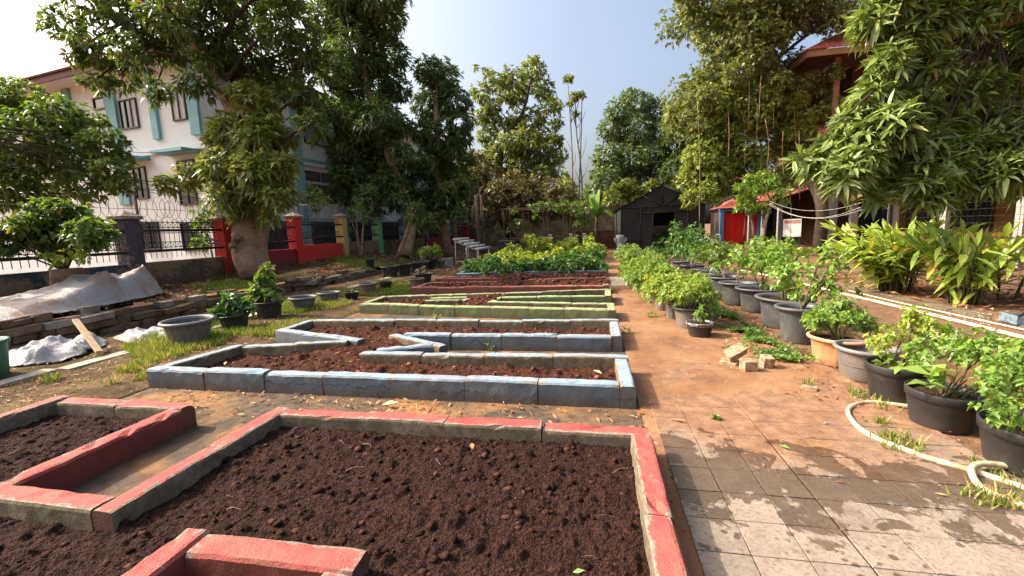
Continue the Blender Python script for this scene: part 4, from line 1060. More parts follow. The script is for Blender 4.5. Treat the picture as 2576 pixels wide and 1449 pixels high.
# ================================================================ trees
def W3(px, py, d): return tuple(at(px, py, d))
def gz(p, z): return (p[0], p[1], z)
# -- big leaning mango with a stout trunk, bushy shoots below and a spreading dark crown above
b = at(640, 690, 12.0); b = (b[0] * 1.0, b[1], 0.42)
tr = [(-9.15, 10.1, 0.35)] + [W3(628, 600, 12.0), W3(655, 480, 12.0), W3(655, 380, 12.0), W3(575, 250, 12.2), W3(500, 110, 12.4), W3(447, 17, 12.6)]
upper = px_clumps([(165, 60, 50), (250, 120, 62), (330, 60, 70), (300, 190, 46), (420, 110, 62), (430, 30, 75), (540, 60, 75), (640, 50, 80), (730, 60, 75), (620, 150, 75), (720, 170, 75), (500, 205, 48), (390, 225, 38), (250, -20, 80), (400, -60, 80), (560, -50, 90), (700, -40, 80), (235, 205, 30), (660, 230, 52), (760, 240, 55), (790, 310, 45), (770, 120, 65), (560, 150, 60), (330, 130, 50), (190, 130, 30)], 12.4, 1.4)
lower = px_clumps([(640, 262, 60), (580, 330, 48), (690, 330, 52), (640, 345, 55), (555, 410, 50), (650, 430, 62), (715, 420, 42), (480, 440, 36), (425, 462, 26), (620, 500, 52), (555, 490, 40), (700, 490, 42), (640, 550, 30), (540, 350, 24), (600, 540, 26), (680, 545, 22)], 11.5, 0.4)
T1 = tree('mango_tree', 'stout-trunked mango tree by the fence with bushy shoots and dark spreading crown', tr, [.42, .46, .40, .34, .24, .2, .16], upper, L_mango, M_bark_mango, 19, 7, .22, .078, br=True, brr=.13, group='mango trees along the fence', inner=.3, droop=.35,
          extra=[('shoots', lower, L_sprout, dict(dens=30, k=7, L=.25, W=.085, inner=.4, droop=.4))])
# knobbly burr on the trunk
V, F = lumps(np.array([(-.42, -.1, 1.2), (-.40, -.2, .98), (-.36, -.12, .8)]), np.array([.15, .13, .12]), 1.1); obj('burr', mesh_np('burr', V, F, M_bark_mango, True), T1)
# -- tree outside the fence, far left
tr = [(-13.3, 4.4, 0), (-13.2, 4.5, 1.5), (-13.0, 4.7, 3.0), W3(60, 320, 11.3)]
cl = px_clumps([(60, 260, 62), (140, 285, 55), (210, 315, 50), (60, 350, 80), (170, 380, 78), (265, 365, 50), (285, 430, 42), (100, 455, 72), (220, 455, 60), (30, 470, 62), (-70, 300, 90), (-70, 430, 90), (322, 470, 18), (10, 215, 24), (310, 400, 20), (20, 290, 50)], 11.2, 0.5)
tree('street_tree', 'broad leafy tree beyond the fence at the far left, in front of the white building', tr, [.26, .2, .16, .1], cl, L_bush, M_bark_dark, 36, 6, .17, .08, inner=.45, brr=.06)
# -- pollarded stump with bushy regrowth
st = at(165, 690, 7.9)
tr = [(st[0], st[1], .38), (st[0], st[1], .6), (st[0] + .02, st[1], .85), (st[0] + .02, st[1], 1.08)]
cl = px_clumps([(150, 570, 42), (80, 585, 42), (215, 580, 42), (35, 605, 36), (150, 605, 45), (245, 600, 32), (115, 545, 36), (180, 530, 34), (20, 575, 30), (275, 590, 16), (150, 515, 24), (60, 560, 30), (10, 625, 22), (-20, 590, 34), (200, 550, 34), (235, 570, 30), (100, 515, 24), (110, 600, 34)], 7.7, .25)
tree('pollard_tree', 'cut-off tree stump by the fence sprouting a wide flat bush', tr, [.27, .24, .25, .22], cl, L_bush, M_bark_mango, 62, 6, .13, .085, flat=.7, inner=.4, brr=.05, extra=[('low_shoots', px_clumps([(170, 645, 22), (115, 640, 12), (215, 645, 16), (140, 660, 12), (200, 625, 16)], 7.5), L_veg_y, dict(dens=50, k=5, L=.12, W=.06))])
# -- two dark mangoes further along
tr = [(-8.9, 19.1, .4), W3(1034, 565, 21), W3(1008, 475, 21), W3(965, 350, 21), W3(915, 180, 21), W3(905, 60, 21)]
cl = px_clumps([(830, 50, 62), (900, 30, 70), (960, 50, 60), (900, 130, 80), (975, 140, 55), (835, 165, 60), (920, 220, 80), (1000, 220, 36), (860, 285, 70), (950, 305, 72), (1010, 310, 30), (890, 370, 70), (965, 395, 60), (895, 440, 55), (975, 455, 46), (930, 490, 36), (1015, 420, 34), (855, 420, 30), (960, -30, 70), (850, -30, 70), (880, 480, 44), (1000, 500, 34), (940, 530, 26), (1010, 380, 30)], 21, 1.2)
tree('mango_tree', 'tallest dark mango tree, its crown rising above the picture left of the open sky', tr, [.3, .24, .22, .2, .15, .1], cl, L_mango_dk, M_bark_mango, 17, 7, .30, .10, full=False, group='mango trees along the fence', inner=.5, droop=.4, brr=.12)
tr = [(-7.9, 22.3, .35), W3(1117, 590, 22.6), W3(1108, 530, 22.6), W3(1104, 440, 22.6), W3(1098, 300, 22.6), W3(1100, 200, 22.6)]
cl = px_clumps([(1080, 180, 40), (1115, 195, 48), (1145, 255, 44), (1085, 265, 52), (1160, 310, 34), (1105, 345, 55), (1060, 330, 34), (1140, 375, 36), (1090, 415, 54), (1140, 445, 42), (1060, 470, 44), (1115, 500, 44), (1035, 505, 30), (1160, 480, 24), (1070, 530, 24), (1085, 555, 24), (1150, 530, 30), (1178, 400, 22), (1178, 450, 24), (1170, 350, 20)], 22.6, .8)
tree('mango_tree', 'rounded dark mango tree right of the tallest one, with a forked pale trunk', tr, [.36, .25, .22, .2, .14, .1], cl, L_mango_dk, M_bark_mango, 19, 7, .29, .095, full=False, group='mango trees along the fence', inner=.5, droop=.4, brr=.1,
     extra=[('yellow_shoot', px_clumps([c], 21.6), L_sprout, dict(dens=16, k=7, L=.26, W=.09)) for c in ((1130, 470, 20), (1165, 450, 16), (1110, 540, 14))])
# -- airy sunlit tree in the middle
tr = [(-5.6, 32.2, 0), W3(1258, 540, 32), W3(1256, 430, 32), W3(1266, 350, 32), W3(1312, 290, 32), W3(1335, 200, 32)]
cl = px_clumps([(1210, 230, 28), (1250, 205, 32), (1290, 195, 32), (1342, 175, 34), (1368, 225, 34), (1300, 245, 30), (1390, 265, 26), (1235, 265, 28), (1352, 290, 30), (1402, 310, 20), (1320, 330, 24), (1272, 310, 22), (1385, 360, 28), (1335, 390, 30), (1290, 385, 22), (1225, 335, 28), (1365, 430, 34), (1410, 390, 20), (1225, 180, 12), (1195, 168, 9), (1345, 150, 14), (1210, 290, 24), (1395, 430, 26), (1400, 350, 20), (1300, 300, 30), (1330, 350, 34), (1360, 340, 32), (1280, 350, 30), (1250, 370, 34), (1310, 420, 38), (1350, 400, 36), (1270, 420, 36), (1225, 400, 32), (1380, 400, 30), (1310, 370, 34), (1240, 300, 26), (1320, 215, 26), (1270, 240, 26)], 32, 1.4)
tree('airy_tree', 'airy sunlit yellow-green tree in the middle with sky showing through', tr, [.34, .26, .24, .2, .14, .08], cl, L_yel, M_bark_dark, 7.5, 6, .36, .15, inner=.2, full=False, droop=.4, brr=.1)
cl = px_clumps([(1200, 400, 32), (1232, 440, 40), (1290, 460, 40), (1340, 475, 40), (1200, 490, 42), (1262, 505, 36), (1320, 520, 36), (1192, 445, 32), (1390, 470, 32), (1180, 530, 26), (1230, 545, 26), (1375, 505, 30), (1290, 530, 34), (1350, 540, 30), (1400, 530, 28), (1420, 490, 30), (1250, 480, 40), (1310, 490, 36), (1210, 560, 24), (1440, 540, 24)], 29, 1.5)
tree('scrub_tree', 'brownish scrubby tree filling the gap below the airy tree', [(-7.6, 28.4, .1), W3(1190, 540, 28.5), W3(1212, 470, 29)], [.16, .12, .08], cl, L_brown, M_bark_pale, 10, 6, .3, .11, full=False, inner=.3, brr=.06)
for (px, d, lb) in ((1203, 27.5, 'left'), (1216, 28.0, 'right')):
    b = on_z(px, 606, .25); k = 26.0 / b[1]
    p0 = at(px, 615, d)
    tag(MB().tube([(p0[0], p0[1], 0), W3(px - 2, 560, d), W3(px - 6, 490, d)], [.16, .12, .1], 8).build('bare_trunk', M_bark_pale, None, True), 'bare twin trunk on the litter behind the fence-side mangoes, %s one' % lb, 'tree trunk', 'twin bare trunks')
# -- distant trees closing the view
for i, (lst, d, lm, lb) in enumerate((
    ([(1430, 470, 26), (1400, 500, 34), (1450, 510, 34), (1490, 520, 30), (1420, 450, 20)], 46, L_yel, 'pale green tree far behind the trellis'),
    ([(1100, 480, 60), (1180, 470, 55), (1150, 420, 50), (1060, 500, 60), (1000, 520, 50)], 50, L_far, 'distant green tree behind the two dark mangoes'),
    ([(1260, 500, 50), (1330, 490, 50), (1300, 450, 40)], 55, L_far, 'distant tree glimpsed below the airy tree'),
    ([(1560, 280, 40), (1610, 258, 36), (1650, 275, 34), (1540, 325, 38), (1600, 335, 52), (1660, 335, 44), (1530, 395, 42), (1590, 405, 54), (1650, 395, 46), (1530, 455, 46), (1610, 455, 54), (1500, 490, 36), (1505, 440, 24), (1580, 240, 20)], 37, L_far, 'rounded grey-green tree rising behind the greenhouse'),
    ([(1700, 310, 40), (1730, 275, 30), (1745, 340, 34), (1690, 370, 44), (1700, 430, 48), (1735, 400, 36), (1720, 470, 40), (1680, 480, 36)], 34, L_mango_dk, 'dark tree right of the rounded one behind the greenhouse'),
    ([(1550, 490, 30), (1600, 495, 30), (1580, 470, 24), (1640, 470, 26)], 34.5, L_yel, 'bright low tree just above the greenhouse roof'))):
    cl = px_clumps(lst, d, 1.5); g = np.mean(np.array(cl), 0)
    tree('background_tree', lb, [(g[0], g[1], 0), (g[0] + .2, g[1], g[2] * .5), (g[0], g[1], g[2])], [.35, .25, .12], cl, lm, M_bark_dark, 6.5 if d > 40 else 10, 6, .44 if d > 40 else .36, .2 if d > 40 else .15, full=False, inner=.5, brr=.12, group='trees closing the view')
# -- thin papaya-like stems with tufts at the top
for pts, tuft, lb in (([(1432, 560), (1440, 440), (1436, 320), (1428, 200)], [(1428, 196, 13), (1432, 262, 9)], 'tallest thin bare-stemmed tree with one tuft of leaves'),
                      ([(1470, 560), (1462, 430), (1450, 330), (1447, 242)], [(1447, 240, 14), (1452, 285, 8)], 'second thin bare-stemmed tree with a wide leaf tuft'),
                      ([(1452, 560), (1458, 450), (1462, 340), (1464, 250)], [(1464, 238, 9)], 'third thin stem with a small leaf tuft against the sky')):
    d = 30.0; P = [W3(x, y, d) for x, y in pts]; P[0] = gz(P[0], 0)
    t = thing('slender_tree', lb, 'tree', P[0], 0, 'thin stems against the sky'); o = np.array(P[0])
    Q = spline(np.array(P) - o, 14); m = MB(); m.tube(Q, np.linspace(.07, .03, 14), 6)
    for k in range(5):
        i = random.randrange(4, 11); a = random.uniform(0, 6.28); e = Q[i] + np.array([math.cos(a) * .7, math.sin(a) * .4, .9 + random.random()]); m.tube(spline([Q[i], (Q[i] + e) / 2 + np.array([.1, 0, -.1]), e], 5), np.linspace(.03, .012, 5), 5)
    m.build('trunk', M_bark_pale, t, True)
    V, F = crown([(x - o[0], y - o[1], z - o[2], r) for x, y, z, r in px_clumps(tuft, d)], 14, 7, .34, .12, flat=.5); obj('crown', mesh_np('crown', V, F, L_yel), t)
# -- fig tree with hanging roots
tr = [(9.9, 21.3, 0), (9.8, 21.3, 2.5), W3(1985, 380, 21.5), W3(1950, 260, 21.5), W3(1900, 150, 21.3), W3(1870, 40, 21)]
hi = px_clumps([(1755, 30, 44), (1830, 20, 56), (1910, 30, 56), (1990, 25, 60), (2075, 20, 60), (1795, 95, 46), (1870, 100, 44), (1945, 95, 44), (1785, 175, 44), (1855, 180, 40), (1925, 165, 36), (1740, -30, 50), (1900, -50, 70), (2040, -40, 80), (1990, 170, 26), (2040, 200, 24), (1730, 20, 26), (1780, 235, 30), (1960, 200, 28), (2110, 40, 50), (1880, 60, 46), (1960, 60, 46), (1900, 140, 40), (1830, 140, 40), (2160, 30, 40), (2010, 40, 50), (2060, 220, 24), (2100, 180, 28), (2010, 210, 26), (2090, 250, 24)], 20.5, 1.2)
lo = px_clumps([(1800, 260, 46), (1865, 265, 40), (1925, 250, 36), (1775, 325, 48), (1845, 340, 42), (1915, 320, 38), (1980, 270, 30), (1765, 395, 50), (1840, 410, 44), (1745, 450, 42), (1810, 470, 36), (1905, 395, 34), (1950, 445, 36), (1740, 500, 26), (1870, 470, 30), (1990, 330, 24), (2000, 390, 26), (2040, 330, 20), (1890, 300, 36), (1830, 300, 40), (1800, 350, 44), (1870, 380, 40), (1795, 440, 40), (1940, 380, 30), (1780, 480, 30), (1960, 220, 34), (1900, 220, 36), (1840, 225, 38), (2010, 250, 26), (1950, 300, 36), (2030, 380, 30), (2010, 440, 30), (2060, 280, 22), (2050, 420, 26), (2070, 350, 24), (2020, 300, 26), (1970, 360, 32), (1910, 450, 36), (1880, 500, 24)], 20.8, .8)
T8 = tree('fig_tree', 'large sunlit fig tree on the right with hanging aerial roots', tr, [.26, .24, .2, .16, .12, .08], hi, L_fig, M_bark_dark, 27, 7, .17, .085, full=False, inner=.15, brr=.09, droop=.3,
          extra=[('lower_foliage', lo, L_fig_lo, dict(dens=36, k=7, L=.18, W=.095, inner=.35, droop=.3, full=False))])
o = np.array(tr[0])
V, F = crown([(random.uniform(4.6, 9.6) - o[0], random.uniform(23, 33) - o[1], random.uniform(6.0, 13.5), random.uniform(1.0, 1.6)) for _ in range(30)], 9, 7, .22, .11, full=False, inner=.1); obj('shading_foliage', mesh_np('shading_foliage', V, F, L_fig), T8)  # extra clumps hidden behind the crown, added to shade the building
for px, py0, py1, d in ((1995, 250, 470, 19.6), (1905, 260, 380, 19.4), (1870, 290, 420, 19.8), (1950, 180, 330, 19.5), (1885, 200, 330, 19.3), (1970, 330, 450, 19), (2010, 330, 500, 19.2), (1832, 280, 400, 19.2), (1925, 300, 420, 19), (1755, 260, 620, 19.5), (1985, 460, 600, 18.5), (1915, 190, 300, 19)):
    a, e = at(px, py0, d), at(px + random.uniform(-6, 6), py1, d); m = MB(); m.tube(spline([a - o, (a + e) / 2 - o + np.array([random.uniform(-.1, .1), 0, 0]), e - o], 6), random.uniform(.007, .016), 5); m.build('aerial_root', M_bark_mango, T8, True)
# bougainvillea climbing below it
t = thing('bougainvillea', 'red flowering bougainvillea hanging above the red kiosk', 'shrub', (7.6, 24, 0)); o = np.array([7.6, 24, 0])
cl = px_clumps([(1835, 455, 24), (1850, 425, 18), (1822, 480, 18), (1858, 480, 20), (1800, 505, 18), (1880, 505, 16)], 24.5, .4)
V, F = crown([(x - 7.6, y - 24, z, r) for x, y, z, r in cl], 22, 6, .13, .07, inner=.4); obj('foliage', mesh_np('foliage', V, F, L_mango_dk), t)
V, F = crown([(x - 7.6, y - 24.25, z, r * .9) for x, y, z, r in cl[:4]], 6, 5, .10, .08, inner=.7); obj('flowers', mesh_np('flowers', V, F, L_red), t)
m = MB(); m.tube(spline([(0, 0, 0), (.1, .1, 1.5), (.2, .3, 3.2)], 8), np.linspace(.06, .03, 8), 6); m.build('stem', M_bark_dark, t)
# -- near mango on the right, big glossy leaves
tr = [(11.0, 9.0, 0), (10.9, 8.9, 2.0), (10.4, 8.7, 4.0), (9.4, 8.4, 5.2), W3(2350, 120, 8.2)]
cl = px_clumps([(2195, 50, 46), (2275, 85, 56), (2350, 40, 56), (2440, 50, 60), (2540, 40, 60, 1), (2235, 150, 48), (2330, 170, 60), (2430, 160, 60, .8), (2545, 160, 55, 1.2), (2200, 235, 48), (2280, 260, 60), (2385, 265, 66, .3), (2490, 265, 66, .6), (2150, 305, 48), (2105, 365, 46), (2195, 345, 58), (2300, 365, 60), (2400, 365, 60), (2510, 365, 66), (2050, 415, 38), (2125, 435, 50), (2220, 445, 52), (2320, 445, 52), (2425, 440, 48), (2545, 435, 60), (2330, 495, 30), (2200, 495, 26), (2385, 490, 28), (2010, 395, 18), (2270, -20, 60), (2400, -40, 70), (2540, -30, 80), (2640, 100, 90, .5), (2640, 300, 90, .3), (2640, 420, 80), (2460, 330, 60, .4), (2350, 320, 60), (2250, 310, 56), (2440, 220, 60, .6), (2170, 400, 50), (2270, 410, 54), (2370, 420, 54), (2480, 430, 54)], 7.4, .45)
tree('mango_tree', 'near mango tree overhanging from the right edge with large glossy leaves', tr, [.3, .26, .2, .14, .08], cl, L_near, M_bark_mango, 40, 8, .27, .06, full='long', inner=.5, droop=.25, spread=(.75, 1.5), brr=.05, upb=.55)
# -- guava sapling in front of the kiosk
tr = [gz(at(1912, 622, 18), 0), W3(1925, 560, 18), W3(1938, 515, 18), W3(1925, 470, 18)]
cl = px_clumps([(1900, 480, 26), (1940, 455, 24), (1870, 500, 20), (1960, 485, 18), (1890, 525, 18), (1930, 515, 18), (1858, 522, 14), (1985, 478, 10), (1915, 440, 16), (1975, 505, 12), (1860, 470, 14), (1885, 450, 14)], 18, .35)
TG = tree('guava_tree', 'small light green guava tree with slanting stems in front of the red kiosk', tr, [.09, .075, .05, .03], cl, L_citrus, M_bark_pale, 34, 6, .15, .065, inner=.2, brr=.03, spread=(.7, 1.4))
tr = [gz(at(1905, 600, 18.3), 0), W3(1893, 560, 18.3), W3(1880, 530, 18.3)]
m = MB(); m.tube(np.array(tr) - np.array(TG.location), [.06, .05, .03], 6); m.build('leaning_stem', M_bark_pale, TG, True)
# -- shrubs along the fence
def shrub(name, label, base, cl, lm, dens, k, L, W, stems=4, sr=.02, group=None, barkm=M_twig, cat_='shrub', **kw):
    t = thing(name, label, cat_, base, 0, group); o = np.array(base, float); lc = [(x - o[0], y - o[1], z - o[2], r) for x, y, z, r in cl]
    m = MB()
    for c in lc[:max(stems, 1)]:
        e = np.array(c[:3]); m.tube(spline([(random.uniform(-.04, .04), random.uniform(-.04, .04), 0), e * .5 + np.array([random.uniform(-.06, .06), random.uniform(-.06, .06), .05]), e], 6), np.linspace(sr, sr * .35, 6), 5)
    m.build('stem', barkm, t, True)
    V, F = crown(lc, dens, k, L, W, **kw); obj('foliage', mesh_np('foliage', V, F, lm), t)
    return t
shrub('fence_shrub', 'bright green bush growing beyond the grille between the violet and red pillars', (-11.6, 11.2, .1), px_clumps([(505, 530, 24), (512, 570, 26), (500, 612, 22), (530, 550, 20), (490, 560, 18), (525, 610, 18)], 13.6, .1), L_citrus, 22, 6, .15, .06, group='shrubs along the fence')
shrub('fence_shrub', 'leafy green shrub rising beyond the fence between red and ochre pillars', (-11.6, 15.0, .1), px_clumps([(785, 485, 26), (760, 495, 20), (815, 500, 20), (790, 515, 20), (740, 505, 14)], 17.6, .2), L_bush, 14, 6, .2, .07, group='shrubs along the fence')
shrub('fence_shrub', 'small round-headed tree in front of the ochre pillar', (-9.6, 16.3, .6), px_clumps([(895, 530, 20), (915, 550, 14), (880, 545, 14), (905, 515, 12), (925, 530, 10), (880, 575, 9)], 18.0, .1), L_bush, 26, 6, .13, .07, stems=3, sr=.06, group='shrubs along the fence', barkm=M_bark_mango)
shrub('mango_sapling', 'mango sapling with drooping leaves left of the forked trunk', (-8.6, 17.4, .3), px_clumps([(1050, 520, 24), (1040, 545, 22), (1075, 545, 18), (1060, 575, 18), (1030, 515, 14), (1090, 560, 12)], 18.3, .2), L_mango, 15, 7, .2, .06, stems=2, sr=.09, barkm=M_bark_mango, cat_='tree', droop=.5)
# banana plant behind the trellis
bn = thing('banana_plant', 'banana plant with broad torn leaves behind the trellis', 'banana plant', gz(at(1500, 610, 27), 0)); o = at(1500, 610, 27); o[2] = 0
m = MB(); m.tube([(0, 0, 0), (0, 0, 1.2), (.05, 0, 2.2)], [.14, .12, .08], 8); m.build('stem', M_twig, bn, True)
for px, py, w in ((1462, 470, .34), (1490, 480, .36), (1530, 500, .36), (1545, 535, .3), (1475, 520, .3), (1515, 530, .3), (1505, 470, .3)):
    e = at(px, py, 27 + random.uniform(-.5, .5)) - o; s = np.array([.03, 0, 2.1]); mid = (s + e) / 2 + np.array([0, 0, .35]); P = spline([s, mid, e + np.array([0, 0, -.2])], 12)
    side = norm(np.cross(P[-1] - P[0], UP) + np.array([0, 0, .2])); ww = w * np.sin(np.linspace(.15, 2.95, 12)) ** .6
    V = []; F = []
    for i in range(12):
        V += [P[i] + side * ww[i] - UP * .06, P[i], P[i] - side * ww[i] - UP * .06]
        if i: F += [(3 * i - 3, 3 * i - 2, 3 * i + 1, 3 * i), (3 * i - 2, 3 * i - 1, 3 * i + 2, 3 * i + 1)]
    obj('leaf', mesh_np('leaf', V, F, L_banana, True), bn)
# ================================================================ pots
def pot_profile(style, R, H):
    if style == 'nursery':
        body = [(0, 0), (R * .74, 0), (R * .78, .02), (R * .93, H * .78), (R * .94, H * .79)]
        rim = [(R * .945, H * .78), (R * .985, H * .79), (R * 1.0, H * .98), (R * .985, H), (R * .94, H), (R * .93, H * .80)]
    elif style == 'big':
        body = [(0, 0), (R * .64, 0), (R * .68, .02), (R * .72, H * .3), (R * .755, H * .6), (R * .80, H * .86)]
        rim = [(R * .80, H * .84), (R * .86, H * .885), (R * .97, H * .92), (R * 1.0, H * .95), (R * .99, H * .985), (R * .95, H), (R * .86, H * .985), (R * .79, H * .95), (R * .77, H * .88)]
    else:
        body = [(0, 0), (R * .68, 0), (R * .71, .015), (R * .76, H * .35), (R * .83, H * .75), (R * .87, H * .87)]
        rim = [(R * .87, H * .855), (R * .95, H * .87), (R * .995, H * .91), (R * 1.0, H * .95), (R * .97, H * .99), (R * .92, H), (R * .86, H * .97), (R * .84, H * .88)]
    return body, rim
def pot(name, label, X, Y, R, H, style, mb_, mr, soil_h=.8, rot=0.0, group=None, ribs=0, z=0.0, tilt=0.0):
    t = thing(name, label, 'potted plant' if 'plant' in name or 'shrub' in name or 'citrus' in name or 'basil' in name or 'chili' in name else 'pot', (X, Y, z), rot, group)
    t.rotation_euler = (tilt + random.gauss(0, .018), tilt * .6 + random.gauss(0, .018), rot)
    body, rim = pot_profile(style, R, H)
    V, F = lathe(body, 48 if ribs else 32, ribs, R * .08, (H * .06, H * .83)); obj('pot_body', mesh_np('pot_body', V, F, mb_, True), t)
    V, F = lathe(rim, 36); V = V * (1 + .018 * np.cos(2 * np.arctan2(V[:, 1], V[:, 0]) + X * 9))[:, None] ** np.array([1, 1, 0]); rr = obj('rim', mesh_np('rim', V, F, mr, True), t)
    ri = R * .80 if style != 'big' else R * .74
    inn = [(rim[-1][0], rim[-1][1]), (ri, H * soil_h - .03)]
    V, F = lathe(inn, 28); obj('inner_wall', mesh_np('inner_wall', V, F, mb_, True), t)
    n = 26; a = rng.uniform(0, 6.28, 160); q = np.sqrt(rng.uniform(0, 1, 160)) * (ri * 1.01)
    V = [(0, 0, H * soil_h + .012)]; F = []
    for k in range(1, 5):
        for j in range(n): V.append((ri * 1.015 * k / 4 * math.cos(j / n * 6.2832), ri * 1.015 * k / 4 * math.sin(j / n * 6.2832), H * soil_h + random.uniform(-.012, .012) * (1 if k < 4 else .3)))
    for j in range(n): F.append((0, 1 + j, 1 + (j + 1) % n))
    for k in range(3):
        for j in range(n): F.append((1 + k * n + j, 1 + (k + 1) * n + j, 1 + (k + 1) * n + (j + 1) % n, 1 + k * n + (j + 1) % n))
    obj('potting_soil', mesh_np('potting_soil', V, F, M_pot_soil, False), t)
    return t
def plant_in(t, cl, lm, dens, k, L, W, z0, stems=6, sr=.01, barkm=M_twig, **kw):
    """stems and foliage (local clumps) growing from a pot"""
    m = MB(); cs = list(cl); random.shuffle(cs)
    for c in cs[:stems]:
        e = np.array(c[:3]); b = np.array([random.uniform(-.05, .05), random.uniform(-.05, .05), z0 - .03])
        m.tube(spline([b, b * .5 + e * .5 + np.array([0, 0, .05]), e], 7), np.linspace(sr, sr * .4, 7), 5)
    m.build('stem', barkm, t, True)
    V, F = crown(cl, dens, k, L, W, **kw); obj('foliage', mesh_np('foliage', V, F, lm), t)
def dome(n, R, z0, z1, r, cx=0, cy=0):
    out = []
    for i in range(n):
        a = random.uniform(0, 6.283); q = R * math.sqrt(random.random()); f = q / R
        out.append((cx + q * math.cos(a), cy + q * math.sin(a), z0 + (z1 - z0) * (1 - f * f * .8) * random.uniform(.55, 1.0), r * random.uniform(.75, 1.25)))
    return out

# --- left row
GL = 'plastic pots along the left verge'
t = pot('flower_pot', 'large empty grey ribbed pot nearest on the left verge', -5.88, 5.12, .34, .37, 'std', M_pot_grey, M_pot_rim_g, .62, .2, GL, 16)
t = pot('potted_plant', 'black pot with a leafy seedling, next after the large grey ribbed pot', -5.9, 5.96, .25, .28, 'std', M_pot_black, M_pot_black, .85, .5, GL, 14)
plant_in(t, [(0, 0, .5, .13), (.1, .05, .42, .12), (-.13, 0, .42, .12), (.02, -.1, .36, .12), (-.22, -.05, .36, .08), (.2, .0, .38, .09), (0, .1, .58, .1)], L_veg, 60, 5, .14, .08, .25, 5, .012, spread=(.8, 1.5))
t = pot('potted_plant', 'black pot with big-leaved vine trailing over its left side', -6.11, 6.97, .27, .32, 'std', M_pot_black, M_pot_black, .85, 0, GL, 14)
plant_in(t, [(-.1, 0, .6, .16), (.12, 0, .5, .13), (-.2, -.08, .4, .14), (-.3, -.12, .25, .1), (-.05, 0, .8, .13), (.05, .05, .95, .09), (-.3, -.1, .45, .1)], L_bush, 34, 5, .17, .13, .28, 6, .012, spread=(.7, 1.5))
pot('flower_pot', 'grey bowl pot, third from the front in the left row', -5.93, 7.71, .28, .29, 'std', M_pot_grey, M_pot_rim_g, .6, 0, GL, 0)
pot('flower_pot', 'grey bowl pot standing just past the other grey bowl on the grass', -5.89, 8.53, .26, .26, 'std', M_pot_grey, M_pot_rim_g, .6, 0, GL, 0)
t = pot('flower_pot', 'small black pot with dry twigs beside the grey bowl', -5.59, 8.95, .17, .2, 'nursery', M_pot_black, M_pot_black, .85, 0, GL)
plant_in(t, [(0, 0, .24, .04), (.05, 0, .3, .03)], L_brown, 20, 3, .08, .02, .17, 2, .005)
pot('flower_pot', 'grey-brown pot with wide pale rim in front of the small black one', -5.61, 9.76, .24, .31, 'std', M_pot_brown, M_pot_rim_g, .8, 0, GL)
t = pot('flower_pot', 'narrow black pot pressed against the pale-rimmed pot', -5.5, 10.45, .17, .25, 'nursery', M_pot_black, M_pot_black, .85, 0, GL)
plant_in(t, [(0, 0, .33, .06)], L_brown, 30, 4, .08, .03, .2, 1, .006)
t = pot('flower_pot', 'brown pot at the corner of the far red bed', -4.72, 10.75, .22, .29, 'std', M_pot_brown, M_pot_brown, .8, 0, GL)
t = pot('potted_plant', 'wide black tub with scraggly weeds behind the brown pot', -5.1, 12.1, .32, .3, 'big', M_pot_black, M_pot_black, .85, 0, GL)
plant_in(t, [(-.12, 0, .4, .1), (.1, .05, .38, .1), (0, 0, .46, .1), (-.2, 0, .36, .06)], L_brown, 40, 5, .09, .04, .27, 4, .006)
t = pot('flower_pot', 'wide black ribbed tub against the far end of the stone wall', -7.06, 13.82, .33, .4, 'std', M_pot_black, M_pot_black, .8, 0, GL, 14)
pot('flower_pot', 'second black tub in the dark cluster by the stone wall', -6.75, 14.35, .26, .42, 'std', M_pot_black, M_pot_black, .8, 0, GL, 14)
pot('flower_pot', 'third black tub in the dark cluster by the stone wall', -6.62, 15.05, .25, .42, 'std', M_pot_black, M_pot_black, .8, 0, GL, 14)
pot('flower_pot', 'fourth black tub of the dark cluster, farthest from the camera', -6.9, 16.3, .34, .38, 'std', M_pot_black, M_pot_rim, .8, 0, GL)
t = pot('potted_shrub', 'black tub with a bushy bright shrub behind the dark tub cluster', -6.72, 16.85, .26, .42, 'nursery', M_pot_black, M_pot_black, .8, 0, GL)
plant_in(t, dome(12, .42, .55, 1.0, .17), L_chili_y, 34, 6, .12, .05, .35, 6, .015)
pot('flower_pot', 'small brown pot between shrub tub and whitish tub', -6.4, 17.2, .18, .32, 'nursery', M_pot_brown, M_pot_brown, .8, 0, GL)
t = pot('flower_pot', 'whitish stained tub at the far end of the left row', -6.4, 18.1, .27, .36, 'std', M_white_pot, M_white_pot, .8, 0, GL)
plant_in(t, [(0, 0, .45, .12), (-.1, 0, .42, .1)], L_brown, 30, 4, .1, .03, .3, 3, .006)
zt = float(ter_z(np.array([-8.6]), np.array([14.8]))[0])
t = pot('flower_pot', 'small dark bucket standing on top of the stone wall', -8.45, 15.0, .17, .3, 'nursery', M_pot_black, M_pot_black, .8, 0, GL, z=.28)

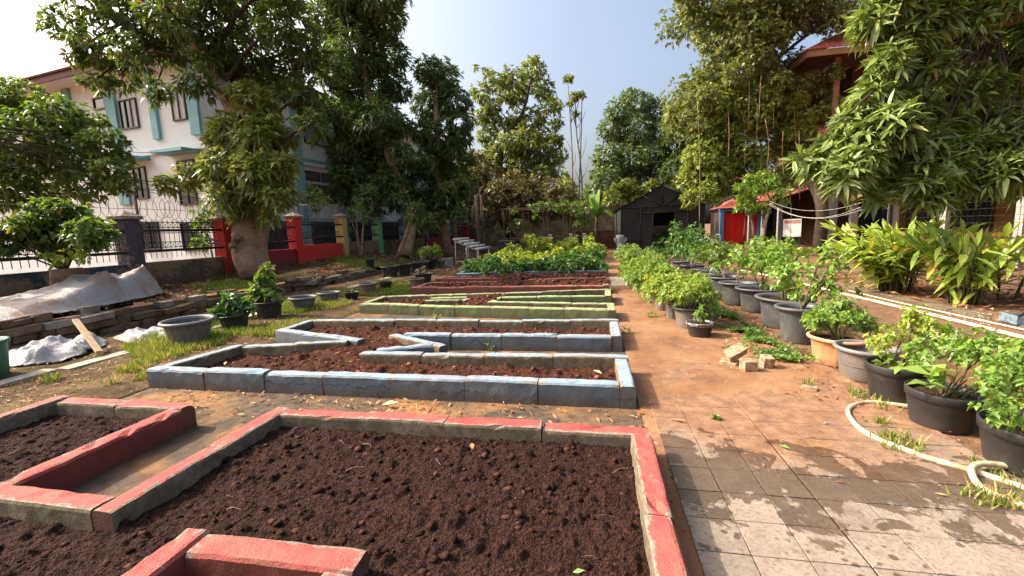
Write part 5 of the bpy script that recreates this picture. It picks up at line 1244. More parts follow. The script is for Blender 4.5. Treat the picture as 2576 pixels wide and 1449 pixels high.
# --- front right row (X about 1.3)
GM = 'pots of the inner right row'
t = pot('chili_pot', 'small black pot with silver-smeared rim and one seedling, nearest of the inner row', 1.38, 5.91, .17, .2, 'nursery', M_pot_black, M_silver, .9, 0, GM)
plant_in(t, [(-.02, 0, .3, .06), (-.02, 0, .38, .05), (.03, .02, .26, .05)], L_citrus, 120, 5, .09, .035, .18, 2, .006)
t = pot('potted_chili', 'dark round pot with a dense light green chili bush behind the small silver-rimmed pot', 1.36, 6.42, .25, .32, 'std', M_pot_grey, M_pot_black, .85, 0, GM)
plant_in(t, dome(22, .36, .36, .72, .11, -.02, .1), L_chili_y, 110, 6, .075, .03, .27, 8, .01)
for i, (X, Y, R, H, mb_, lm, zz, lb) in enumerate((
    (1.27, 7.05, .19, .3, M_pot_grey, L_chili_y, .78, 'grey ribbed pot with chili bush, third of the inner row'),
    (1.19, 7.73, .18, .3, M_pot_grey, L_chili_y, .82, 'grey pot with wide rim and chili bush, fourth of the inner row'),
    (1.16, 8.44, .16, .28, M_pot_brown, L_chili, .85, 'brown pot with bushy chili, fifth of the inner row'),
    (1.2, 9.3, .17, .28, M_pot_black, L_chili_y, .85, 'black pot with tall chili bush, sixth of the inner row'),
    (1.2, 10.2, .18, .28, M_pot_black, L_chili_y, .85, 'black pot with tall chili bush, seventh of the inner row'),
    (1.12, 11.0, .18, .3, M_pot_black, L_chili, .85, 'black pot with dark chili bush, eighth of the inner row'),
    (1.2, 12.0, .2, .3, M_pot_black, L_chili_y, .9, 'black pot with light green bush, ninth of the inner row'),
    (1.25, 13.2, .2, .3, M_pot_black, L_chili_y, .85, 'black pot with spreading bush, tenth of the inner row'),
    (1.25, 14.6, .2, .3, M_terra, L_chili, .8, 'terracotta pot with grey-green bush, eleventh of the inner row'),
    (1.3, 16.0, .2, .3, M_pot_black, L_chili, .85, 'black pot with feathery bush, farthest of the inner row'))):
    t = pot('potted_chili', lb, X, Y, R, H, 'std', mb_, mb_, .85, i, GM, 14 if i == 0 else 0)
    plant_in(t, dome(22, .48, .36, zz, .15, 0.08, 0), lm, 66, 6, .085, .036, H * .85, 7, .01)

def spikes(t, cl, n):
    B = []; 
    for i in range(n):
        c = random.choice(cl); b = np.array(c[:3]) + np.array([random.uniform(-1, 1) * c[3], random.uniform(-1, 1) * c[3], c[3] * .8]); d = norm(np.array([random.gauss(0, .3), random.gauss(0, .3), 1.0]))
        B += [b + d * f for f in np.linspace(0, .07, 6)]
    B = np.array(B); V, F = whorls(B, rng.normal(0, .3, B.shape) + UP, 3, .011, .008, (.8, 1.4), 0, False); obj('flower_spikes', mesh_np('flower_spikes', V, F, L_flower), t, kind='stuff')
# --- outer right row (X about 2.5)
GP = 'pots of the outer right row'
t = pot('potted_basil', 'black pot at the right edge with tall flowering basil', 2.50, 2.86, .23, .27, 'nursery', M_pot_black, M_pot_black, .85, 0, GP)
plant_in(t, dome(28, .38, .32, .74, .09, .1, .02) + [(-.05, .15, .5, .1), (.3, .1, .68, .1), (.1, .25, .66, .1), (-.2, 0, .3, .08)], L_basil, 150, 6, .043, .027, .23, 12, .006, spread=(.7, 1.4))
t = pot('potted_basil', 'black pot with broad-leaved seedling and basil, second from the right edge', 2.43, 3.41, .21, .27, 'nursery', M_pot_black, M_pot_black, .85, 0, GP)
plant_in(t, dome(26, .36, .3, .74, .09, .24, .1), L_basil, 150, 6, .043, .027, .23, 12, .006, spread=(.7, 1.4))
spikes(t, [(.2, .1, .6, .15), (.1, .1, .5, .15), (0, 0, .4, .12)], 14)
V, F = whorls(np.array([(-.17, -.12, .36), (-.15, -.1, .42)]), np.array([(-.2, -.3, 1.0), (-.1, -.2, 1.0)]), 5, .15, .1, (.9, 1.45), .25); obj('broad_leaves', mesh_np('broad_leaves', V, F, L_chili), t)
t = pot('potted_basil', 'black pot with yellowing basil beside the grey bowl pot', 2.43, 3.88, .21, .31, 'nursery', M_pot_black, M_pot_black, .85, 0, GP)
plant_in(t, dome(24, .3, .36, .78, .08, .2, .06), L_basil_y, 150, 6, .043, .024, .27, 10, .007, spread=(.7, 1.4))
V, F = crown([(-.08, -.1, .32, .06), (-.12, -.02, .36, .05), (0, -.1, .34, .06)], 130, 5, .06, .035); obj('low_shoots', mesh_np('low_shoots', V, F, L_basil), t)
pot('flower_pot', 'empty weathered grey pot with wide rolled rim next to the terracotta pot', 2.49, 4.41, .255, .31, 'std', M_pot_grey, M_pot_rim_g, .55, 0, GP)
t = pot('potted_basil', 'fluted terracotta pot with a round basil bush', 2.48, 4.86, .28, .29, 'std', M_terra, M_terra_rim, .85, 0, GP, 20)
plant_in(t, dome(24, .27, .36, .66, .1, -.02, 0) + [(.3, 0, .4, .09), (-.28, -.05, .5, .06)], L_basil, 150, 6, .046, .028, .25, 12, .006, spread=(.7, 1.4))
spec = [
 (2.51, 5.74, .29, .45, 'large dark pot with an open citrus bush, first behind the terracotta pot', [(.25, .05, .62, .12), (.3, .1, .8, .12), (.15, .1, .9, .12), (.45, .1, .7, .12), (.35, .1, 1.0, .1), (.1, .1, .72, .1), (.5, .1, .9, .09), (.3, .1, 1.15, .08), (.55, .12, 1.12, .07), (-.02, .1, .62, .06), (.6, .1, .6, .07)], L_citrus),
 (2.64, 6.56, .38, .43, 'large dark pot with wide lip and leafy citrus, second behind the terracotta pot', [(.1, 0, .72, .17), (.0, .1, .9, .16), (.25, .1, .85, .15), (-.2, 0, .8, .15), (.1, .1, 1.08, .13), (.3, 0, .6, .13), (-.05, -.1, .55, .1), (-.25, -.2, .5, .09), (.4, .1, 1.05, .1), (.2, -.1, .5, .1)], L_citrus),
 (2.71, 7.7, .36, .40, 'large dark pot with small trailing citrus, third behind the terracotta pot', [(.05, 0, .8, .2), (-.15, 0, .95, .17), (.2, .1, 1.0, .17), (0, 0, 1.15, .15), (-.3, 0, .85, .13), (.3, 0, .78, .14), (-.25, -.25, .45, .08), (-.05, -.2, .45, .08)], L_citrus),
 (2.6, 8.36, .35, .41, 'large dark pot with one thin upright sapling, fourth behind the terracotta pot', [(.02, 0, .95, .09), (.08, 0, 1.05, .08), (-.05, 0, 1.0, .07)], L_chili_y),
 (2.65, 9.36, .34, .41, 'large dark pot with a bare twig and leaf tuft, fifth behind the terracotta pot', [(-.2, 0, .62, .12), (-.3, 0, .55, .1), (0, 0, .7, .06)], L_chili),
 (2.62, 10.1, .33, .42, 'large dark pot with pale rim, sixth behind the terracotta pot', [(0, 0, .7, .1), (.1, 0, .9, .1)], L_chili),
 (2.66, 10.95, .36, .41, 'large dark pot with rose bush, seventh behind the terracotta pot', dome(10, .35, .6, 1.2, .16), L_bush),
 (2.6, 12.0, .33, .42, 'large dark pot crowded by roses, eighth behind the terracotta pot', dome(12, .45, .6, 1.4, .18), L_veg),
 (2.55, 13.2, .33, .42, 'large dark pot under a pink rose bush, farthest of the outer row', dome(14, .5, .6, 1.5, .2), L_veg)]
for i, (X, Y, R, H, lb, cl, lm) in enumerate(spec):
    t = pot('potted_citrus', lb, X, Y, R, H, 'big', M_pot_big, M_pot_rim, .87, i * 1.3, GP)
    plant_in(t, [(a, b, c, r * 1.25) for a, b, c, r in cl], lm, 50, 5, .08, .045, H * .85, 5, .011, barkm=M_bark_pale if i > 2 else M_twig, spread=(.6, 1.4))

# ---------------------------------------------------------------- vegetables in the planted beds
def veg(name, label, p, R, h, lm, L=.13, W=.08, n=9, group='vegetable plants in the far beds', k=5, dens=34):
    t = thing(name, label, 'plant', p, random.uniform(0, 6), group); plant_in(t, dome(n, R, .12, h, .14), lm, dens, k, L, W, .02, 4, .008); return t
k = 0
rows = [(13.25, 8, L_veg, .34, .34), (13.95, 7, L_veg, .38, .42), (15.45, 7, L_veg, .42, .5), (16.4, 7, L_veg_y, .42, .62)]
words = ['leftmost', 'second', 'third', 'fourth', 'fifth', 'sixth', 'seventh', 'rightmost']
rown = ['front row of the deep blue bed', 'back row of the deep blue bed', 'front row of the teal bed', 'back row of the teal bed']
for r, (y, n, lm, R, h) in enumerate(rows):
    for i in range(n):
        x = -3.9 + (3.95) * i / (n - 1) + random.uniform(-.1, .1)
        l2 = lm
        if r == 2 and i in (1, 2, 3): l2 = L_veg_y
        hh = h * random.uniform(.8, 1.2) * (1.5 if i >= n - 2 and r > 0 else 1)
        veg('vegetable_plant', '%s leafy vegetable plant from the left in the %s' % (words[i] if i < n - 1 else 'rightmost', rown[r]), (x, y + random.uniform(-.12, .12), .1), R * random.uniform(.85, 1.1), hh, l2, .14 if r < 2 else .16, .085)
for i, (x, y, R, h) in enumerate(((-3.6, 18.4, .55, 1.15), (-2.7, 18.2, .6, 1.45), (-1.9, 18.5, .55, 1.35), (-3.0, 19.4, .6, 1.5), (-1.0, 18.8, .55, 1.1), (-.2, 18.6, .6, 1.2), (-2.2, 20.2, .6, 1.4), (-1.1, 20.4, .6, 1.3), (-.1, 20.0, .6, 1.2))):
    veg('climbing_bean', '%s yellow-green climbing plant behind the vegetable beds' % ('first second third fourth fifth sixth seventh eighth ninth'.split()[i]), (x, y, 0), R, h, L_veg_y, .17, .1, 16, 'yellow-green climbers behind the beds', 5, 26)

# ---------------------------------------------------------------- ginger clumps
def ginger(label, base, stems, h, spread, lean=(0, 0)):
    t = thing('ginger_plant', label, 'plant', base, 0, 'ginger clumps by the mesh fence'); m = MB(); parts = []
    for i in range(stems):
        a = random.uniform(0, 6.283); q = spread * math.sqrt(random.random()); b = np.array([q * .35 * math.cos(a), q * .35 * math.sin(a), 0]); hh = h * random.uniform(.65, 1.05)
        e = np.array([math.cos(a) * q * 1.3 + lean[0], math.sin(a) * q * 1.3 + lean[1], hh]); P = spline([b, b * .6 + e * .35 + np.array([0, 0, hh * .25]), e], 14)
        m.tube(P, np.linspace(.016, .006, 14), 5)
        T = norm(np.gradient(P, axis=0)); side0 = norm(np.cross(T[7], UP) + rng.normal(0, .3, 3))
        B, D, N = [], [], []
        for j in range(3, 14):
            s = 1 if j % 2 else -1; d = norm(T[j] * .55 + side0 * s * .85 + rng.normal(0, .12, 3)); B.append(P[j]); D.append(d); N.append(norm(UP + T[j] * .3 + rng.normal(0, .2, 3)))
        B.append(P[13]); D.append(T[13]); N.append(norm(np.cross(T[13], side0)))
        B, D, N = map(np.array, (B, D, N)); n = len(B)
        # long blades: three segments, arching
        S = norm(np.cross(D, N)); NN = norm(np.cross(S, D)); L = rng.uniform(.3, .5, n)[:, None]; w = rng.uniform(.075, .115, n)[:, None]; dr = rng.uniform(.08, .4, n)[:, None]
        V = []
        for f, wf in ((0, .12), (.3, .9), (.62, .85), (1.0, 0.04)):
            c = B + D * L * f - UP * dr * L * f * f; V += [c + S * w * wf * .5 + NN * w * .12 * wf, c - NN * w * .1 * wf, c - S * w * wf * .5 + NN * w * .12 * wf]
        V = np.stack(V, 1).reshape(-1, 3); f = []
        for s in range(3):
            a0 = s * 3; f += [(a0, a0 + 1, a0 + 4, a0 + 3), (a0 + 1, a0 + 2, a0 + 5, a0 + 4)]
        parts.append((V, (np.array(f)[None] + (np.arange(n) * 12)[:, None, None]).reshape(-1, 4)))
    m.build('stem', M_twig, t, True); V, F = cat(parts); obj('leaves', mesh_np('leaves', V, F, L_ginger), t)
ginger('dense left ginger clump with arching strap leaves before the mesh fence', (5.9, 9.7, 0), 60, 1.2, .7, (-.2, 0))
ginger('right ginger clump with yellowing strap leaves before the mesh fence', (6.1, 8.3, 0), 30, 1.15, .55, (.0, -.05))
ginger('small ginger shoot standing right of the two clumps', (6.9, 8.6, 0), 4, .95, .4, (.2, 0))
ginger('tiny ginger shoot at the right edge beside the dustpan', (6.3, 7.0, 0), 3, .6, .25)
# lemongrass and low greenery beyond the outer row
for i, (x, y, R, h, lm, lb) in enumerate(((3.9, 14.5, .7, .8, L_chili, 'grassy green mound behind the large dark pots'), (5.0, 13.2, .8, .9, L_chili_y, 'light green leafy mound left of the ginger clumps'), (4.3, 16.5, .9, 1.1, L_bush, 'bushy mound in front of the guava tree'), (6.0, 15.5, .9, 1.1, L_citrus, 'bright bush behind the citrus pots'), (3.5, 17.5, .8, 1.2, L_veg, 'dark rose thicket in front of the greenhouse'), (2.7, 18.5, .6, .95, L_veg, 'rose thicket at the end of the pot rows'), (7.2, 13.0, .8, 1.0, L_bush, 'leafy bush behind the left ginger clump'))):
    veg('garden_bush', lb, (x, y, 0), R, h, lm, .14, .06, 20, 'low bushes beyond the pots', 6, 26)
# ================================================================ smaller things
# trellis with vines
tl = thing('vine_trellis', 'rusty pole trellis with a vine-covered roof at the far end of the beds', 'trellis', (-5.1, 24.3, 0))
TWd, TD, TH = 4.6, 4.0, 2.7
for x in np.linspace(0, TWd, 5):
    for y in (0, TD / 2, TD):
        m = MB(); m.tube([(x, y, 0), (x + random.gauss(0, .02), y, TH)], .035, 6); m.build('post', M_pole, tl)
for y in (0, TD / 2, TD):
    for z in (TH, 1.0):
        m = MB(); m.tube([(-.1, y, z), (TWd + .1, y, z)], .03, 6); m.build('beam', M_pole, tl)
for x in np.linspace(0, TWd, 9):
    m = MB(); m.tube([(x, -.2, TH + .04), (x, TD + .2, TH + .04)], .02, 5); m.build('rafter', M_pole, tl)
V, F = crown([(random.uniform(0, TWd), random.uniform(-.1, TD), TH + random.uniform(.02, .25), random.uniform(.25, .5)) for _ in range(26)] + [(TWd + random.uniform(-.3, .2), random.uniform(-.1, .4), random.uniform(1.2, 2.7), .28) for _ in range(8)] + [(random.uniform(0, TWd), TD * random.random(), random.uniform(.9, 2.6), .25) for _ in range(10)], 10, 5, .17, .12, flat=.6)
obj('vine', mesh_np('vine', V, F, L_bush), tl)
# raised white planter posts under the trellis
for i, x in enumerate((-2.3, -1.2, -.5)):
    tag(MB().bb(x - .06, x + .06, 22.9, 23.02, 0, 1.15).bb(x - .09, x + .09, 22.86, 23.06, 1.152, 1.2).build('white_post', M_pvc), '%s short white post in front of the trellis' % ('left middle right'.split()[i]), 'post', 'short white posts')
# hydroponic rack
hr = thing('hydroponic_rack', 'white pipe rack with stepped rows beside the vegetable beds', 'rack', (-6.0, 18.0, 0), -0.12)
for i in range(5):
    x = i * .26; z = 1.18 - i * .11
    m = MB(); m.tube([(x, -.1, z), (x, 1.5, z)], .055, 10); m.build('grow_pipe', M_pvc, hr, True)
    for y in (0, 1.4):
        if i in (0, 2, 4): m = MB(); m.tube([(x, y, 0), (x, y, z - .03)], .022, 6); m.build('leg', M_pvc, hr, True)
for y in (0, 1.4):
    m = MB(); m.tube([(0, y, 1.1), (1.04, y, .66)], .02, 6); m.tube([(0, y, .2), (1.04, y, .2)], .02, 6); m.build('cross_rail', M_pvc, hr, True)
ct = thing('black_crate', 'black plastic tank on a stand behind the pipe rack', 'tank', (-4.2, 20.8, 0))
m = MB(); m.bb(-.4, .4, -.3, .3, .5, .95); m.build('tank', M_pot_black, ct); m = MB(); m.bb(-.42, .42, -.32, .32, .951, 1.0); m.build('lid', M_pot_rim, ct)
for sx in (-.34, .34):
    for sy in (-.24, .24): m = MB(); m.bb(sx - .03, sx + .03, sy - .03, sy + .03, 0, .498); m.build('leg', M_metal_blk, ct)
# white cables slung below the fig tree, and a notice board
for i, sag in enumerate((.35, .5, .42)):
    A, Bp = at(1935, 505 + 5 * i, 17.0), at(2180, 505 + 9 * i, 13.0); P = [A + (Bp - A) * f - np.array([0, 0, sag * 4 * f * (1 - f)]) for f in np.linspace(0, 1, 18)]
    tag(MB().tube(P, .004, 5).build('white_cable', M_pvc, None, True), '%s of the white cables slung across below the fig tree' % ('uppermost', 'lowest', 'middle')[i], 'cable', 'slung white cables')
nb = thing('notice_board', 'small white notice board standing in the shade right of the guava tree', 'notice board', gz(at(1990, 620, 19.5), 0), -.5)
MB().bb(-.35, .35, -.02, .02, .75, 1.55).build('panel', M_pvc, nb); MB().bb(-.31, .31, -.03, -.022, 1.36, 1.5).build('header', simple('faded_red_print', (.5, .2, .17), .7, .2, 8, 0), nb)
for x in (-.3, .3): MB().bb(x - .025, x + .025, .022, .06, 0, 1.5).build('leg', M_metal_blk, nb)
# tap stand
ts = thing('tap_stand', 'white washbasin stand with upright pipe in front of the red kiosk', 'washbasin', (5.1, 20.0, 0))
m = MB(); m.bb(-.5, .1, -.2, .2, .0, .7); m.build('pedestal', M_conc, ts); m = MB(); m.bb(-.55, .16, -.26, .26, .702, .86); m.build('basin', M_pvc, ts)
m = MB(); m.tube([(.26, -.1, 0), (.26, -.1, .95), (.1, -.1, 1.0)], .045, 8); m.build('pipe', M_pvc, ts, True)
hs = tag(MB().tube(spline([(5.2, 19.7, .9), (5.05, 19.2, .55), (4.7, 18.6, .15), (4.2, 18.0, .03), (3.6, 17.6, .03)], 20), .035, 6).build('tap_hose', M_hose, None, True), 'cream hose hanging from the washbasin stand', 'hose')

# pipe on the ground to the right
tag(MB().tube(spline([(4.35, 14.6, .03), (4.68, 12.2, .03), (4.79, 9.63, .03), (4.92, 7.6, .03), (4.97, 6.22, .03), (5.0, 4.2, .03)], 24), .025, 8).build('ground_pipe', M_pipe, None, True), 'long cream water pipe lying along the earth to the right', 'pipe')
tag(MB().tube(spline([(5.15, 9.8, .02), (5.2, 8.2, .02), (5.35, 6.4, .02), (5.4, 5, .02)], 16), .012, 6).build('thin_pipe', M_pipe, None, True), 'thin pale pipe parallel to the long cream pipe', 'pipe')
# garden hose in the foreground
tag(MB().tube(spline([(2.62, 3.66, .017), (2.42, 3.70, .017), (2.18, 3.75, .02), (1.97, 3.62, .022), (1.87, 3.42, .022), (1.84, 3.2, .022), (1.90, 3.03, .022), (2.02, 2.86, .022), (2.15, 2.745, .022), (2.26, 2.62, .022), (2.45, 2.42, .02), (2.6, 2.2, .02)], 70), .0175, 10).build('garden_hose', M_hose, None, True), 'cream garden hose looping out from under the black pots', 'hose')
tag(MB().tube(spline([(2.75, 2.72, .03), (2.45, 2.78, .035), (2.26, 2.79, .05), (2.13, 2.73, .052), (2.06, 2.6, .03), (2.08, 2.49, .022), (2.18, 2.38, .022), (2.4, 2.2, .022)], 50), .0175, 10).build('garden_hose', M_hose, None, True), 'second hose loop crossing the first at the right edge', 'hose')
# bricks on the path
M_brick = simple('dusty_brick', (0.46, 0.34, 0.22), .92, .3, 10, .6, 60, dirt=(.22, .12, .06), dirt_amt=.6)
def brick(label, p, d, rot, seed):
    V, F = stone_mesh(seed + 20); V = V * np.array(d); o = obj('brick', mesh_np('brick', V, F, M_brick), None, p, rot); tag(o, label, 'brick', 'loose bricks on the path')
brick('broken brick standing in front of the little brick heap', (1.52, 4.50, .062), (.13, .115, .12), (0, 0, .15), 1)
brick('brick tilted on top of the little heap', (1.46, 4.72, .135), (.22, .12, .085), (.35, -.42, .35), 2)
brick('flat brick chip at the left of the little heap', (1.40, 4.70, .025), (.17, .12, .05), (.1, .05, -.5), 3)
brick('brick piece leaning at the right of the little heap', (1.73, 4.62, .065), (.10, .12, .13), (.1, .1, .1), 4)
brick('small stone chip lying alone near the grey bowl pot', (1.86, 4.02, .018), (.11, .06, .04), (0, 0, -.4), 5)
brick('brick sitting on the stone wall', (-8.2, 10.3, .38), (.12, .22, .09), (0, 0, .1), 6)
# dustpan at the right edge
dp = thing('dustpan', 'blue metal dustpan with long dark handle at the right edge', 'dustpan', (5.72, 6.78, 0), -.15)
M_dp = simple('worn_blue_metal', (0.16, 0.25, 0.32), .55, .3, 14, .1, dirt=(.12, .1, .09), dirt_amt=.5)
m = MB(); m.add([(-.2, -.15, .02), (.25, -.15, .02), (.25, .15, .02), (-.2, .15, .02)], [(0, 1, 2, 3)]); m.bb(-.2, .25, -.16, -.15, .02, .12); m.bb(-.2, .25, .15, .16, .02, .12); m.bb(-.21, -.2, -.16, .16, .02, .14); m.build('pan', M_dp, dp)
m = MB(); m.tube([(-.18, -.1, .1), (.38, -.25, .82)], .014, 8); m.build('handle', M_metal_blk, dp, True)
m = MB(); m.tube([(-.05, -.14, .08), (-.10, -.12, .2)], .006, 5); m.build('brace', M_pvc, dp)
rod = tag(MB().tube([(4.55, 11.3, 0), (4.9, 11.6, .55)], .02, 6).build('leaning_rod', M_metal_blk, None, True), 'dark rod leaning among the plants left of the ginger', 'rod')

# mesh fence to the right
mf = thing('mesh_fence', 'black welded mesh fence and gate behind the ginger plants', 'fence', (8.2, 0, 0))
for y in (5.5, 7.6, 9.7, 11.8, 13.9):
    m = MB(); m.bb(-.04, .04, y - .04, y + .04, -.1, 2.0); m.build('post', M_metal_blk, mf)
for z in (.08, 1.0, 1.98):
    m = MB(); m.tube([(0, 5.5, z), (0, 13.9, z)], .018, 6); m.build('rail', M_metal_blk, mf)
m = MB()
for y in np.arange(5.5, 13.9, .15): m.tube([(0, y, .05), (0, y, 1.95)], .005, 3, 0, False)
for z in np.arange(.1, 1.95, .15): m.tube([(.006, 5.5, z), (.006, 13.9, z)], .005, 3, 0, False)
m.build('mesh', M_metal_blk, mf, kind='stuff')

# wires overhead on the left
M_cab = NT('black_cable').fin((.02, .02, .02), .6, .3)
for i, (a, b_) in enumerate((((-60, 300), (500, 372)), ((-60, 305), (560, 490)), ((-60, 318), (520, 500)), ((-60, 330), (600, 505)), ((-60, 398), (640, 440)), ((-60, 410), (640, 470)), ((-60, 350), (520, 455)))):
    A, Bp = on_x(a[0], a[1], -12.2 - .05 * i), on_x(b_[0], b_[1], -12.2 - .05 * i)
    P = [A + (Bp - A) * f - np.array([0, 0, .35 * 4 * f * (1 - f)]) for f in np.linspace(0, 1, 16)]
    tag(MB().tube(P, .007, 5).build('overhead_cable', M_cab, None, True), '%s sagging black cable crossing before the white building' % ('topmost second third fourth fifth sixth lowest'.split()[i]), 'cable', 'overhead cables')

# tarpaulins
def poly_dist(x, y, poly):
    d = np.full(x.shape, 9.0); n = len(poly)
    for i in range(n):
        a = np.array(poly[i]); b = np.array(poly[(i + 1) % n]); ab = b - a
        t = np.clip(((x - a[0]) * ab[0] + (y - a[1]) * ab[1]) / ab.dot(ab), 0, 1); d = np.minimum(d, np.hypot(x - a[0] - t * ab[0], y - a[1] - t * ab[1]))
    return d
def cloth(name, label, outline, zf, mat, step=.03, parent_cat='tarpaulin', g=lambda x, y: 0 * x, fall=.3):
    """a cloth: lies on the ground g at its hem and rises over what is under it"""
    P = np.array(outline); c = P.mean(0); x0, y0 = P.min(0); x1, y1 = P.max(0)
    def z(x, y):
        f = np.clip(poly_dist(x, y, outline) / fall, 0, 1); f = f * f * (3 - 2 * f)
        hem = .035 + .05 * np.abs(fbm(np.stack([x * 5, y * 5, 0 * x], 1), 2))
        return g(x, y) + hem + zf(x, y) * f
    V, F = grid(x0, x1, y0, y1, int((x1 - x0) / step), int((y1 - y0) / step), z)
    wob = .10 * fbm(V * np.array([3.5, 3.5, 0]), 2); V2 = V + np.stack([wob, wob * .7, 0 * wob], 1)
    ok = in_poly(V2[:, 0], V2[:, 1], outline); F = F[ok[F].all(1)]
    used = np.unique(F); rm = -np.ones(len(V), int); rm[used] = np.arange(len(used)); V = V[used]; F = rm[F]
    o = obj(name, mesh_np(name, V - np.array([c[0], c[1], 0]), F, mat, True), None, (c[0], c[1], 0)); s = o.modifiers.new('thickness', 'SOLIDIFY'); s.thickness = .006
    return tag(o, label, parent_cat)
def tarp_mat(name, c, mud, amt):
    t = NT(name); n = t.noise(t.pos, 2.2, 6, .65, .6); n2 = t.noise(t.pos, 14, 5, .65)
    col = t.mix(t.rng(n, .6 - .25 * amt, .75 - .2 * amt), c, mud); col = t.mix(t.math('MULTIPLY', t.rng(n2, .55, .7), .35), col, tuple(x * .5 for x in mud))
    t.bump(t.noise(t.pos, 16, 5, .65, 1.6), .9, .03); return t.fin(col, .55, .35)
M_tarp = tarp_mat('muddy_tarp', (.40, .37, .35), (.36, .24, .17), .5); M_sack = tarp_mat('white_sacking', (.40, .39, .41), (.24, .20, .19), .45)
def ridged(x, y, ang, fr, seed): # long folds across direction ang
    u = x * math.cos(ang) + y * math.sin(ang); v = -x * math.sin(ang) + y * math.cos(ang)
    w = fbm(np.stack([u * fr + 1.2 * fbm(np.stack([u * 1.5, v * 1.5, 0 * u + seed], 1), 2), v * .6, 0 * u + seed], 1), 2); return 1 - np.clip(np.abs(w) * 5, 0, 1)
def tz1(x, y):
    u = (x + 9.05) / 1.05; sy = np.clip((y - 3.9) / 2.8, 0, 1); sy = sy * sy * (3 - 2 * sy)
    base = (.10 + .30 * sy) * np.clip(1 - u * u * .75, 0, 1) ** .5
    k = np.clip((y - 5.7) / .5, 0, 1)
    return base + .15 * k * ridged(x, y, 1.0, 2.6, 3) + .05 * k * ridged(x, y, .8, 6, 4) + .05 * fbm(np.stack([x * 2.5, y * 2.5, 0 * x], 1), 2) + .022 * ridged(x, y, 2.3, 4, 8)
cloth('tarpaulin', 'muddy pinkish tarpaulin heaped over the terrace by the stone wall', [(-10.1, 4.2), (-9.4, 3.6), (-8.5, 3.7), (-8.15, 4.5), (-8.2, 5.3), (-8.35, 5.9), (-8.5, 6.5), (-8.8, 7.3), (-9.5, 7.7), (-10.1, 7.2)], tz1, M_tarp, .03, 'tarpaulin', lambda x, y: 0 * x + .42)
tz2 = lambda x, y: .11 * ridged(x, y, .5, 3.0, 1) + .05 * ridged(x, y, .9, 7, 5) + .03 * ridged(x, y, .3, 12, 7) + .10 * np.clip(fbm(np.stack([x * 2, y * 2, 0 * x], 1), 2) + .2, 0, 1) + .03 * fbm(np.stack([x * 10, y * 10, 0 * x], 1), 2)
cloth('white_sack', 'crumpled white plastic sacking in front of the stone wall', [(-7.45, 3.92), (-7.0, 3.82), (-6.7, 4.05), (-6.8, 4.45), (-7.0, 4.75), (-7.25, 5.05), (-7.6, 5.2), (-7.9, 4.9), (-8.05, 4.5), (-7.85, 4.05)], tz2, M_sack, .022, 'sack', fall=.18)
cloth('white_sack', 'flat white sacking beside the large grey ribbed pot', [(-7.15, 5.1), (-6.75, 4.9), (-6.42, 5.0), (-6.36, 5.4), (-6.75, 5.75), (-7.3, 5.9), (-7.65, 5.6), (-7.5, 5.25)], lambda x, y: .55 * tz2(x + 3, y + 1.3), M_sack, .022, 'sack', fall=.2)
a, e = on_z(222, 897, .02), on_z(146, 832, .0)
pl = MB(); pl.box((0, 0, 0), (1.0, .07, .03)); po = tag(pl.build('timber_plank', M_wood), 'pale timber stick leaning over the white sacking', 'plank'); po.location = (-6.86, 4.5, .27); po.rotation_euler = (.2, -.36, 2.75)
# green bin at the left edge
gbn = thing('green_bin', 'dark green plastic bin at the left edge', 'bin', (-6.95, 3.45, 0)); M_gb = plastic('green_plastic', (.03, .17, .11), (.1, .12, .07), .4, .45)
V, F = lathe([(0, 0), (.22, 0), (.24, .02), (.27, .42)], 24); obj('body', mesh_np('body', V, F, M_gb, True), gbn); V, F = lathe([(.27, .41), (.295, .42), (.295, .45), (.26, .45), (.25, .2)], 24); obj('rim', mesh_np('rim', V, F, M_gb, True), gbn)

# ================================================================ stuff nobody could count
def blades(n, xf, yf, zf, h, w, mask=None):
    x, y = xf(n), yf(n)
    if mask is not None: k = mask(x, y); x, y = x[k], y[k]
    n = len(x); z = zf(x, y); a = rng.uniform(0, 6.28, n); hh = h * rng.uniform(.4, 1.2, n); ln = rng.uniform(.1, .9, n) * hh; b = rng.uniform(0, 6.28, n)
    B = np.stack([x, y, z - .005], 1); S = np.stack([np.cos(a), np.sin(a), 0 * a], 1) * (w * rng.uniform(.6, 1.3, n))[:, None]
    T = B + np.stack([np.cos(b) * ln, np.sin(b) * ln, hh], 1); Mi = B + (T - B) * .5 + np.array([0, 0, .12]) * hh[:, None]
    V = np.stack([B - S, B + S, Mi + S * .7, Mi - S * .7, T], 1).reshape(-1, 3)
    f = np.array([(0, 1, 2), (0, 2, 3), (3, 2, 4)]); return V, (f[None] + (np.arange(n) * 5)[:, None, None]).reshape(-1, 3)
nz = lambda s, sc: (lambda x, y: fbm(np.stack([x * sc, y * sc, 0 * x + s], 1), 3))
V, F = blades(60000, lambda n: rng.uniform(-10.2, -8.3, n), lambda n: 3.5 + 20 * rng.uniform(0, 1, n) ** 1.4, ter_z, .10, .006, lambda x, y: nz(3, .9)(x, y) > -.02)
tag(obj('terrace_grass', mesh_np('terrace_grass', V, F, L_grass), kind='stuff'), 'patchy yellow-green grass on the left terrace', 'grass')
vz = lambda x, y: 0.012 + 0.05 * np.clip(fbm(np.stack([x, y, 0 * x], 1) * 1.3, 4) + 0.12, -0.02, 1) * np.clip((-4.6 - x) * 2.0, 0, 1)
V, F = blades(52000, lambda n: rng.uniform(-6.9, -4.62, n), lambda n: rng.uniform(2.6, 12.5, n), vz, .11, .006, lambda x, y: (nz(8, 1.0)(x, y) > .03 - .10 * np.exp(-((x + 5.4) / .5) ** 2)))
